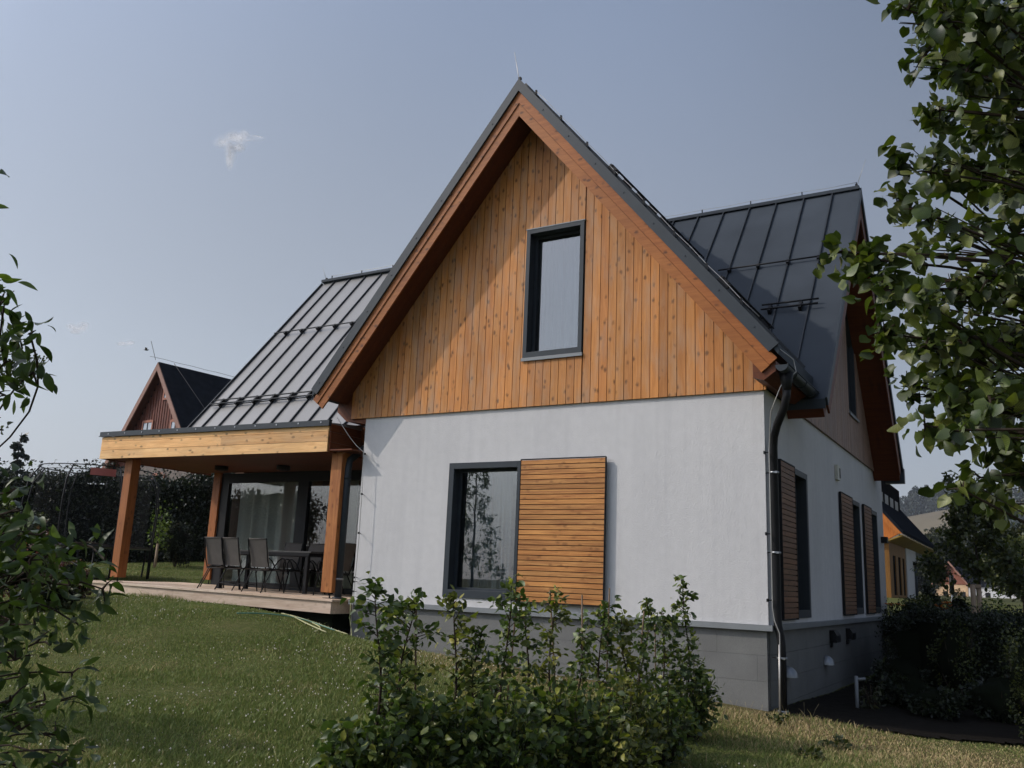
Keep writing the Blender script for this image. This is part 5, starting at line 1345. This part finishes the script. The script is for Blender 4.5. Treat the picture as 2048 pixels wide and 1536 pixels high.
for i, (x_, y_, w_, h_, lab) in enumerate([(7.15, 3.1, .42, .50, 'dark shrub behind the short white pipe'), (6.95, 4.3, .42, .62, 'dark shrub against the plinth under the vent cowls'), (7.6, 2.5, .40, .42, 'dark low shrub right of the white pipe'), (8.3, 3.3, .5, .6, 'dark shrub in front of the clipped hedge'), (9.2, 4.2, .55, .7, 'dark shrub at the right end of the shaded bed')]):
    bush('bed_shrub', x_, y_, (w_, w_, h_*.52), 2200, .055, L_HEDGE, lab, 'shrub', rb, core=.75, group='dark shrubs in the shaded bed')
# staked maple behind the hedge
rm = np.random.default_rng(8); q = at(1962, 1210, 17); g_ = gz(q[0], q[1]); cl_ = []
for k in range(26):
    f = (k+.5)/26; a = k*2.4; wd = 1.02*(1-f)**.8*rm.uniform(.5, 1.0)+.05
    cl_.append(((q[0]+math.cos(a)*wd, q[1]+math.sin(a)*wd, g_+1.42+1.85*f), .30*(1-.35*f)))
cl_.append(((q[0]-.36, q[1]-.2, g_+3.35), .13)); cl_.append(((q[0]-.30, q[1]-.15, g_+3.05), .17)); cl_.append(((q[0]-.2, q[1]-.1, g_+2.8), .2))
limb_tree('maple_tree', (q[0], q[1], g_-.03), 3.1, (0, 0), cl_, .045, .095, OVAL, L_TREE, 'young maple tree held by two pale wooden stakes', 'tree', rm, 1.7, .3)
for k, (px, lab) in enumerate(((1945, 'left hand pale stake of the young maple'), (1957, 'right hand pale stake of the young maple'))):
    q = at(px, 1170, 15.5); z0 = gz(q[0], q[1]); mb = MB(); mb.tube([(0, 0, 0), (0, 0, q[2]-z0)], .042, 10); mb.box(-.05 if k else -.03, -.01, q[2]-z0-.05, .03 if k else .13, .03, q[2]-z0+.01)
    o = mb.build('tree_stake', M['stake_wood']); o.location = (q[0], q[1], z0); tag(o, lab, 'stake', 'stakes of the young maple')
for i, (px, py, d, w_, hh, lab) in enumerate([(2035, 1060, 30, 1.3, 3.4, 'leafy tree at the right edge behind the staked maple'), (1868, 1062, 172, 9.5, 6.5, 'dark broad tree left behind the far timber house'), (1915, 1044, 188, 10, 8.0, 'dark broad tree right behind the far timber house'), (1838, 1075, 180, 8.5, 6.0, 'dark round tree above the neighbour roof end'), (1985, 1055, 178, 9, 6.5, 'dense green tree right of the far timber house'), (2060, 1040, 48, 2.5, 6.8, 'tall tree cut off by the right picture edge'), (1822, 1125, 140, 4.5, 3.4, 'dark low tree behind the neighbour wall end')]):
    q = at(px, py, d); g_ = gz(q[0], q[1]); top = q[2]; R3 = max(1.0, (top-g_)*.42)
    bush('broadleaf_tree', q[0], q[1], (w_, w_, R3), 5200, .16 if d < 40 else .3 if d < 100 else .75, L_DARK if d > 40 else L_TREE, lab, 'tree', rb, z=g_, trunk=max(.4, (top-g_)-1.95*R3), clumps=42, core=.55)
bush('broadleaf_tree', .9, -7.75, (.75, .65, .42), 1900, .09, L_DOG, 'small round tree just out of frame on the left, shading the near lawn', 'tree', rb, trunk=1.75, clumps=16, core=.5)
bush('broadleaf_tree', 3.2, -9.9, (.5, .5, .5), 1400, .09, L_DOG, 'small tree out of frame beside the seed headed shrub', 'tree', rb, trunk=1.3, clumps=16, core=.4)
# lamp post and mower handle
q = at(1902, 1150, 22); z0 = gz(q[0], q[1]); lp = empty('garden_lamp', (q[0], q[1], z0), 'slim dark lamp post with a grey lower pole before the far timber house', 'lamp'); hh = q[2]-z0
mb = MB(); mb.tube([(0, 0, 0), (0, 0, hh*.55)], .035, 8); mb.build('pole', M['steel'], lp); mb = MB(); mb.tube([(0, 0, hh*.55), (0, 0, hh)], .055, 8); mb.build('lamp_head', M['black'], lp)
q = at(1998, 1224, 16); z0 = gz(q[0], q[1]); mo = empty('lawn_mower', (q[0], q[1], z0), 'black tubular mower handle standing up behind the hedge at the right edge', 'mower', rz=.4); hh = q[2]-z0
mb = MB(); mb.tube([(-.22, .5, .3), (-.22, .1, hh-.10), (-.20, .0, hh-.02), (-.12, 0, hh+.02), (.12, 0, hh+.02), (.20, 0, hh-.02), (.22, .1, hh-.10), (.22, .5, .3)], .014, 8); mb.tube([(-.2, .08, hh-.13), (.2, .08, hh-.13)], .010, 8); mb.build('handle', M['black'], mo)
mb = MB(); mb.box(-.25, .4, .08, .25, 1.0, .3); mb.box(-.12, .55, .3, .12, .85, .42); mb.build('body', M['anth'], mo, .02)
for sx in (-.28, .28):
    for sy in (.45, .95): mb = MB(); mb.tube([(sx-.02, sy, .09), (sx+.02, sy, .09)], .09, 14); mb.build('wheel', M['black'], mo)
# white pipe and little plants by the plinth
q = at(1670, 1433, 11.0); q = np.array([6.75, 1.9]); z0 = gz(*q); mb = MB(); mb.tube([(0, 0, -.1), (0, 0, .40)], .022, 10); mb.tube([(0, 0, .36), (.10, .05, .37)], .018, 8)
o = mb.build('standpipe', plain('shade_grey_pipe', (.20, .21, .22), .5, .3)); o.location = (q[0], q[1], z0); tag(o, 'short white pipe standing in the dark bed beside the plinth', 'pipe')  # white pipe coloured grey to carry the shade of the bed
q2 = (6.9, 2.05); bush('bed_plant', q2[0], q2[1], (.16, .16, .24), 160, .07, L_DARK, 'small dim plant beside the short white pipe', 'plant', rb, core=0, tm=LONG)

# ---- far timber house
M['pale_log'] = wood('pale_logs', 'x', light=(.62, .44, .28), dark=(.46, .30, .18), knots=.3)
q = at(1938, 1206, 150); th = empty('timber_house', (q[0], q[1], q[2]-.3), 'far away pale log house with a rust red gable at the foot of the hill', 'house', rz=-.18)
mb = MB(); wall_with_holes(mb, -5.2, 0, 0, 3.3, 0, .3, [(-4.0, -3.2, 1.0, 2.1), (-2.6, -1.8, 1.0, 2.1), (-1.2, -.4, 1.0, 2.1)], 'y'); 
for k in range(11): mb.box(-5.22, -.04, .05+k*.3, -4.05, -.001, .28+k*.3); mb.box(-.35, -.04, .05+k*.3, .02, -.001, .28+k*.3)
mb.build('wall', M['pale_log'], th)
mb = MB(); mb.box(0, .02, 0, 7.2, .3, 3.0); mb.box(7.2, 3.0, 0, 9.6, 3.3, 2.6); mb.build('wall', M['stucco'], th)
mb = MB(); mb.prism([(-5.5, 3.3), (.3, 3.3), (-2.6, 7.0)], -.1, .1, 'y'); mb.build('gable_cladding', plain('rust_boards', (.22, .085, .055), .8, .1, vec=(3, 1, .3)), th)
mb = MB()
for s in (-1, 1): mb.prism([(-2.6, 7.3), (-2.6+s*3.7, 7.3-1.28*3.7), (-2.6+s*3.7, 7.05-1.28*3.7), (-2.6, 7.05)], -.8, 7, 'y')
mb.prism([(-.5, 3.05), (7.5, 2.95), (7.2, 6.0), (-1.0, 6.0)], .4, .6, 'y')
mb.add([(-.2, -.3, 3.1), (7.4, -.3, 3.0), (7.0, 3.5, 6.2), (-1.8, 3.5, 6.2)], [(0, 1, 2, 3)]); mb.add([(7.0, 1.4, 3.9), (9.9, 1.4, 2.5), (9.9, 4.0, 2.5), (7.0, 4.0, 3.9)], [(0, 1, 2, 3)])
mb.build('roof', M['shingle'], th)
for s in (-1, 1): mb = MB(); mb.prism([(-2.6, 7.2), (-2.6+s*3.7, 7.2-1.28*3.7), (-2.6+s*3.5, 6.8-1.28*3.5), (-2.6, 6.75)], -.9, -.8, 'y'); mb.build('barge_board', M['barge'], th)
for (x0, x1, z0_, z1_) in ((-4.0, -3.2, 1.0, 2.1), (-2.6, -1.8, 1.0, 2.1), (-1.2, -.4, 1.0, 2.1), (1.0, 1.5, .9, 1.6), (2.6, 3.4, 1.3, 2.1)):
    mb = MB(); mb.box(x0, .0 if x0 > 0 else .15, z0_, x1, .03 if x0 > 0 else .2, z1_); mb.build('window', M['black'], th)

# ---- forest on the hill
def far_spruce_mesh(seed):
    rg = np.random.default_rng(seed); h = 1.0; P = []; A = []
    for k in range(17):
        f = (k+.5)/17; zz = .16+.82*f; R_ = .17*(1-f)**.8*rg.uniform(.7, 1.2)+.012
        for j in range(12):
            a = rg.random()*2*PI; g = rg.uniform(.3, 1.05); P.append((math.cos(a)*R_*g, math.sin(a)*R_*g, zz-R_*g*.4)); A.append((math.cos(a), math.sin(a), -.5))
    return P, A
protos = []
for sd_ in range(4):
    P, A = far_spruce_mesh(sd_+100); t = empty('spruce_tree', (0, 0, 0), 'x', 'tree', 'spruces of the wood along the hilltop'); mb = MB(); mb.tube([(0, 0, 0), (0, 0, .96)], [.012, .002], 5); mb.build('trunk', M['trunk'], t)
    leaves('crown', P, .10, [L_SPRUCE], t, RHOMB, A, hang=.2, upn=.8, rg=np.random.default_rng(sd_)); protos.append(t)
rf = np.random.default_rng(55); first = [True]*4
edge = []
for i in range(84):
    px = 1788+i*3.45+rf.uniform(-4, 4); yb = 994+ (px-1800)*.085; d = rf.uniform(735, 800)+(i % 3)*16
    c = at(px, yb, d); k = int(rf.integers(0, 4)); z0 = float(ground_z([c[0]], [c[1]])[0])
    o = protos[k] if first[k] else copy_tree(protos[k]); first[k] = False
    h = rf.uniform(17, 27)*(1.12 if 1820 < px < 1905 else .85 if px < 1960 else .6); o.location = (c[0], c[1], z0-.5); o.scale = (h*rf.uniform(.8, 1.1),)*2+(h,); o.rotation_euler = (0, 0, rf.random()*6)
    o['label'] = 'dark spruce standing in the tree line along the hilltop above the bare field'
# closed wood behind and right of the field, nobody could count it
def wood_mass(name, boxes, n, size, lab, lm, seed):
    rg = np.random.default_rng(seed); PX = []; 
    for (px0, px1, fy0, fy1, d0, d1, hh, m) in boxes:
        px = rg.uniform(px0, px1, m); d = rg.uniform(d0, d1, m)
        c = CAM[None]+d[:, None]*(FV[None]+RV[None]*((px-1024)/FPX)[:, None]); gzv = ground_z(c[:, 0], c[:, 1]); 
        for i in range(m):
            h = hh*rg.uniform(.7, 1.2); k = int(n); r_ = h*.32; pts = unit(rg.normal(size=(k, 3)))*(rg.random(k)**.4)[:, None]*[r_, r_, h*.5]+[c[i, 0], c[i, 1], gzv[i]+h*.5]; PX.append(pts)
    P = np.concatenate(PX); o = leaves(name, P, size, [lm], None, RHOMB, None, upn=.6, rg=rg); return tag(o, lab, 'wood', kind='stuff')
wood_mass('forest', [(1700, 2400, 0, 0, 830, 980, 20, 330), (1905, 2400, 0, 0, 420, 700, 12, 330)], 46, 3.2, 'dark wood covering the hillside behind and right of the field', L_SPRUCE, 1)
wood_mass('valley_trees', [(1830, 2300, 0, 0, 175, 330, 7.5, 120)], 150, 1.1, 'band of dark broadleaf trees at the foot of the hill', L_DARK, 2)

# ---- a few trees out of frame on the left, mirrored in the terrace glass and shading the lawn
for i, (x, y, R_, h, lab) in enumerate([(-24, -16, 3.0, 4.2, 'leafy tree mirrored in the terrace glass, nearest one'), (-30, -24, 3.5, 5.4, 'broad tree mirrored at the middle of the terrace glass'), (-20, -25, 2.4, 7.5, 'tall narrow tree mirrored in the terrace glass'), (-38, -30, 4.0, 5.0, 'distant tree mirrored at the left of the terrace glass')]):
    bush('broadleaf_tree', x, y, (R_, R_, h*.42), 5200, .22, L_DARK, lab, 'tree', rb, trunk=h*.18, clumps=36, core=.6)
bush('broadleaf_tree', -2.2, -11.5, (1.0, 1.0, 1.2), 2600, .11, L_DARK, 'low round tree out of frame on the left, shading the lawn', 'tree', rb, trunk=.7, clumps=22, core=.45)

# ---- bird
b_ = at(293, 700, 22); mb = MB()
mb.tube([(-.055, 0, 0), (-.02, 0, .004), (.02, 0, .0), (.05, 0, .008)], [.004, .018, .016, .006], 8)
bd = mb.build('bird', M['black']); bd.location = b_; bd.rotation_euler = (0, 0, .6); bd.scale = (1.1,)*3; tag(bd, 'small dark bird flying above the wooden chalet', 'bird')
mb = MB(); mb.add([(.015, .01, .005), (.035, .05, .035), (-.01, .085, .03), (-.025, .012, .004)], [(0, 1, 2, 3)]); mb.add([(.015, -.01, .005), (.03, -.05, .04), (-.015, -.08, .04), (-.025, -.012, .004)], [(0, 1, 2, 3)]); mb.add([(-.05, 0, 0), (-.085, .012, 0), (-.085, -.012, 0)], [(0, 1, 2)])
wgo = mb.build('wings', plain('brown_feather', (.10, .07, .06), .8, .1), bd)

# ---- clouds: small torn puffs of vapour far away
def cloud_mat(seed):
    m = bpy.data.materials.new('vapour'); m.use_nodes = True; t = m.node_tree; t.nodes.clear(); o = t.nodes.new("ShaderNodeOutputMaterial")
    df = t.nodes.new("ShaderNodeBsdfDiffuse"); df.inputs[0].default_value = (.92, .92, .93, 1); tl = t.nodes.new("ShaderNodeBsdfTranslucent"); tl.inputs[0].default_value = (.92, .92, .93, 1)
    tr = t.nodes.new("ShaderNodeBsdfTransparent"); body = t.nodes.new("ShaderNodeMixShader"); body.inputs[0].default_value = .5; t.links.new(df.outputs[0], body.inputs[1]); t.links.new(tl.outputs[0], body.inputs[2])
    lw = nd(t, "ShaderNodeLayerWeight", Blend=.5); edge = math_(t, 'POWER', math_(t, 'SUBTRACT', 1.0, lw.outputs["Facing"]), 2.2)
    n1 = noise(t, coords(t, (1, 1, 1), None, "Object"), 2.1+seed*.1, 7, .68, 1.0); n1 = math_(t, 'MINIMUM', math_(t, 'MAXIMUM', math_(t, 'MULTIPLY', math_(t, 'SUBTRACT', n1, .34), 2.4), 0.0), 1.0)
    ms = t.nodes.new("ShaderNodeMixShader"); t.links.new(math_(t, 'MULTIPLY', math_(t, 'MULTIPLY', edge, n1), .55), ms.inputs[0]); t.links.new(tr.outputs[0], ms.inputs[1]); t.links.new(body.outputs[0], ms.inputs[2]); t.links.new(ms.outputs[0], o.inputs[0])
    return m
def cloud(px, py, puffs, lab, seed):
    c = at(px, py, 2600); k = 2600/FPX; mb = MB(); nu, nv = 20, 12
    for (dx, dy, rx, ry) in puffs+[(p[0]+random.uniform(-.5, .5)*p[2], p[1]+random.uniform(-.5, .5)*p[3], p[2]*.75, p[3]*.8) for p in puffs]:
        vs = []; fs = []
        for j in range(nv+1):
            th = PI*j/nv
            for i in range(nu):
                a = 2*PI*i/nu; q = RV*(dx+rx*math.sin(th)*math.cos(a))+FV*(rx*math.sin(th)*math.sin(a))-UV*(dy-ry*math.cos(th)); vs.append(tuple(q/40))
        for j in range(nv):
            for i in range(nu): fs.append((j*nu+i, j*nu+(i+1) % nu, (j+1)*nu+(i+1) % nu, (j+1)*nu+i))
        mb.add(vs, fs, smooth=True)
    ob = mb.build('cloud', cloud_mat(seed)); ob.location = c; ob.scale = (k*40,)*3; tag(ob, lab, 'cloud', 'small white clouds')
cloud(465, 295, [(0, -12, 34, 17), (10, -22, 20, 12), (38, -19, 24, 6), (-22, -8, 18, 12), (-4, 12, 14, 20), (-6, 30, 9, 16), (24, -26, 12, 9), (8, 0, 20, 12)], 'largest wispy white cloud, left of the roof peak', 1.3)
cloud(154, 657, [(0, 0, 22, 11), (-10, -4, 12, 9), (12, -5, 13, 10), (0, 6, 14, 8)], 'small puffy cloud low in the left sky', 4.1)
cloud(250, 686, [(0, 0, 20, 7), (-9, 2, 9, 5), (10, -1, 10, 6)], 'faint tiny cloud just above the wooden chalet', 7.7)

# ================================================================== GRASS
def in_view(x, y, z, m=300):
    P = np.c_[x, y, z]-CAM; d = P@FV; px = 1024+FPX*(P@RV)/d; py = 768-FPX*(P@UV)/d
    return (d > .5) & (px > -m) & (px < 2048+m) & (py > 900) & (py < 1536+m)
def scatter(n, x0, x1, y0, y1, rg, dmax=60, power=1.0):
    xs = []; ys = []
    while sum(map(len, xs)) < n:
        x = rg.uniform(x0, x1, n); y = rg.uniform(y0, y1, n); d = np.hypot(x-CAM[0], y-CAM[1]); keep = rg.random(n) < np.clip((6.0/np.maximum(d, 6.0))**power, 0, 1)
        x = x[keep]; y = y[keep]; z = ground_z(x, y); k2 = in_view(x, y, z) & ~((x > -6.05) & (x < 6.2) & (y > -.28) & (y < 9.2)) & ~BED(x, y); xs.append(x[k2]); ys.append(y[k2])
    x = np.concatenate(xs)[:n]; y = np.concatenate(ys)[:n]; return x, y, ground_z(x, y)
rgx = np.random.default_rng(99)
x, y, z = scatter(520000, -22, 14, -9.5, 14, rgx, power=1.7)
n = len(x); h = rgx.uniform(.014, .038, n)*(1+.35*np.sin(x*1.3+y*.7)+.3*np.sin(x*3.1-y*2.2)); tall = rgx.random(n) < .012; h = np.where(tall, h*2.2, h)
edge = (np.abs(y+.42) < .14) & (x < 0); h = np.where(edge, h*1.9, h)
a = rgx.random(n)*2*PI; wd = rgx.uniform(.0018, .0038, n)*(1+np.hypot(x-CAM[0], y-CAM[1])*.05); lean = rgx.normal(size=(n, 2))*h[:, None]*.55
B0 = np.c_[x-np.cos(a)*wd, y-np.sin(a)*wd, z-.004]; B1 = np.c_[x+np.cos(a)*wd, y+np.sin(a)*wd, z-.004]
M0 = np.c_[x+lean[:, 0]*.4-np.cos(a)*wd*.7, y+lean[:, 1]*.4-np.sin(a)*wd*.7, z+h*.62]; M1 = np.c_[x+lean[:, 0]*.4+np.cos(a)*wd*.7, y+lean[:, 1]*.4+np.sin(a)*wd*.7, z+h*.62]
T0 = np.c_[x+lean[:, 0]-np.cos(a)*wd*.1, y+lean[:, 1]-np.sin(a)*wd*.1, z+h]; T1 = np.c_[x+lean[:, 0]+np.cos(a)*wd*.1, y+lean[:, 1]+np.sin(a)*wd*.1, z+h]
V = np.stack([B0, B1, M0, M1, T0, T1], axis=1).reshape(-1, 3); i0 = np.arange(n)*6
Fq = np.stack([np.c_[i0, i0+1, i0+3, i0+2], np.c_[i0+2, i0+3, i0+5, i0+4]], axis=1).reshape(-1, 4)
dryf = np.clip(1.05-np.abs(y+.5)*.8, 0, 1)*np.clip((x-.6)*.5, 0, 1)+np.clip((x-5.0)*.12, 0, .4)+.18*(np.sin(x*.9+1.7)*np.sin(y*1.1+.4) > .35)+.22*(np.sin(x*3.3+y*1.9)*np.sin(y*2.9-x*.8+2) > .5)+rgx.normal(size=n)*.18
r_ = np.clip(.12+.55*rgx.random(n)+.9*dryf*rgx.random(n), 0, 1)
def grass_mat():
    m, t, b = new_mat('grass_blades', .6, .25); r = attr(t)
    col = ramp(t, r, [(0, (.095, .140, .032)), (.5, (.18, .225, .058)), (.72, (.28, .265, .10)), (1, (.50, .38, .20))]); t.links.new(col, b.inputs["Base Color"])
    tr = t.nodes.new("ShaderNodeBsdfTranslucent"); t.links.new(col, tr.inputs[0]); ms = t.nodes.new("ShaderNodeMixShader"); ms.inputs[0].default_value = .3
    t.links.new(b.outputs[0], ms.inputs[1]); t.links.new(tr.outputs[0], ms.inputs[2]); t.links.new(ms.outputs[0], t.nodes["Material Output"].inputs[0]); return m
tag(fast_mesh('grass', V, Fq, np.repeat(r_, 6), [grass_mat()]), 'short lawn grass dotted with dry patches', 'grass', kind='stuff')
# clover heads
x, y, z = scatter(5400, -9, 9, -9.0, -.4, rgx, power=.9)
k = (np.sin(x*1.1+y*.6)+np.sin(x*2.3-y*1.7)+rgx.normal(size=len(x))*.6 > -.1) & ~((x > 4.6) & (y > -2.5)); x, y, z = x[k], y[k], z[k]
octv = np.array([(1,0,0),(0,1,0),(-1,0,0),(0,-1,0),(0,0,1),(0,0,-1)])*.0088; octf = np.array([(0,1,4),(1,2,4),(2,3,4),(3,0,4),(1,0,5),(2,1,5),(3,2,5),(0,3,5)])
s_ = rgx.uniform(.4, 1.15, len(x))**1.3; c = np.c_[x, y, z+rgx.uniform(.030, .05, len(x))]
V = (c[:, None]+octv[None]*s_[:, None, None]).reshape(-1, 3); Fc = (octf[None]+(np.arange(len(x))*6)[:, None, None]).reshape(-1, 3)
tag(fast_mesh('clover_flowers', V, Fc, None, [M['petal_w']]), 'small white clover heads scattered over the lawn', 'clover', kind='stuff')
# taller weeds and dry stalks near the house corner
mbk = MB()
for k in range(46):
    xx = rgx.uniform(4.2, 7.2); yy = -.25-abs(rgx.normal())*.35 if xx < 6.3 else rgx.uniform(-1.6, .6); zz = gz(xx, yy); hh = rgx.uniform(.08, .24); l_ = rgx.normal(size=2)*.05
    hh *= .7; mbk.tube([(xx, yy, zz), (xx+l_[0]*.5, yy+l_[1]*.5, zz+hh*.6), (xx+l_[0], yy+l_[1], zz+hh)], [.0015, .0011, .0022], 4)
tag(mbk.build('dry_stalks', plain('straw', (.34, .28, .16), .8, .1)), 'dry straw coloured grass stalks by the plinth and corner', 'grass', kind='stuff')
for i, (x_, y_, lab) in enumerate([(7.0, -.85, 'leafy weed in the grass right of the downpipe'), (6.35, -.35, 'small weed at the foot of the corner downpipe'), (6.9, -1.6, 'low weed between the shrubs and the dark bed')]):
    bush('weed', x_, y_, (.16, .16, .06), 120, .05, L_TREE, lab, 'weed', rb, core=0, stems=False, tm=OVAL, group='weeds near the house corner')

# ================================================================== AIR
hv = MB(); hv.box(-4200, -4200, -60, 4200, 4200, 260)
hm = bpy.data.materials.new('summer_haze'); hm.use_nodes = True; t = hm.node_tree; t.nodes.clear(); o = t.nodes.new("ShaderNodeOutputMaterial"); v = nd(t, "ShaderNodeVolumePrincipled")
v.inputs["Color"].default_value = (.82, .88, 1.0, 1); v.inputs["Density"].default_value = .00017; v.inputs["Anisotropy"].default_value = .2; t.links.new(v.outputs[0], o.inputs[1])
tag(hv.build('haze', hm), 'thin summer haze over the valley and hills', 'haze', kind='stuff')
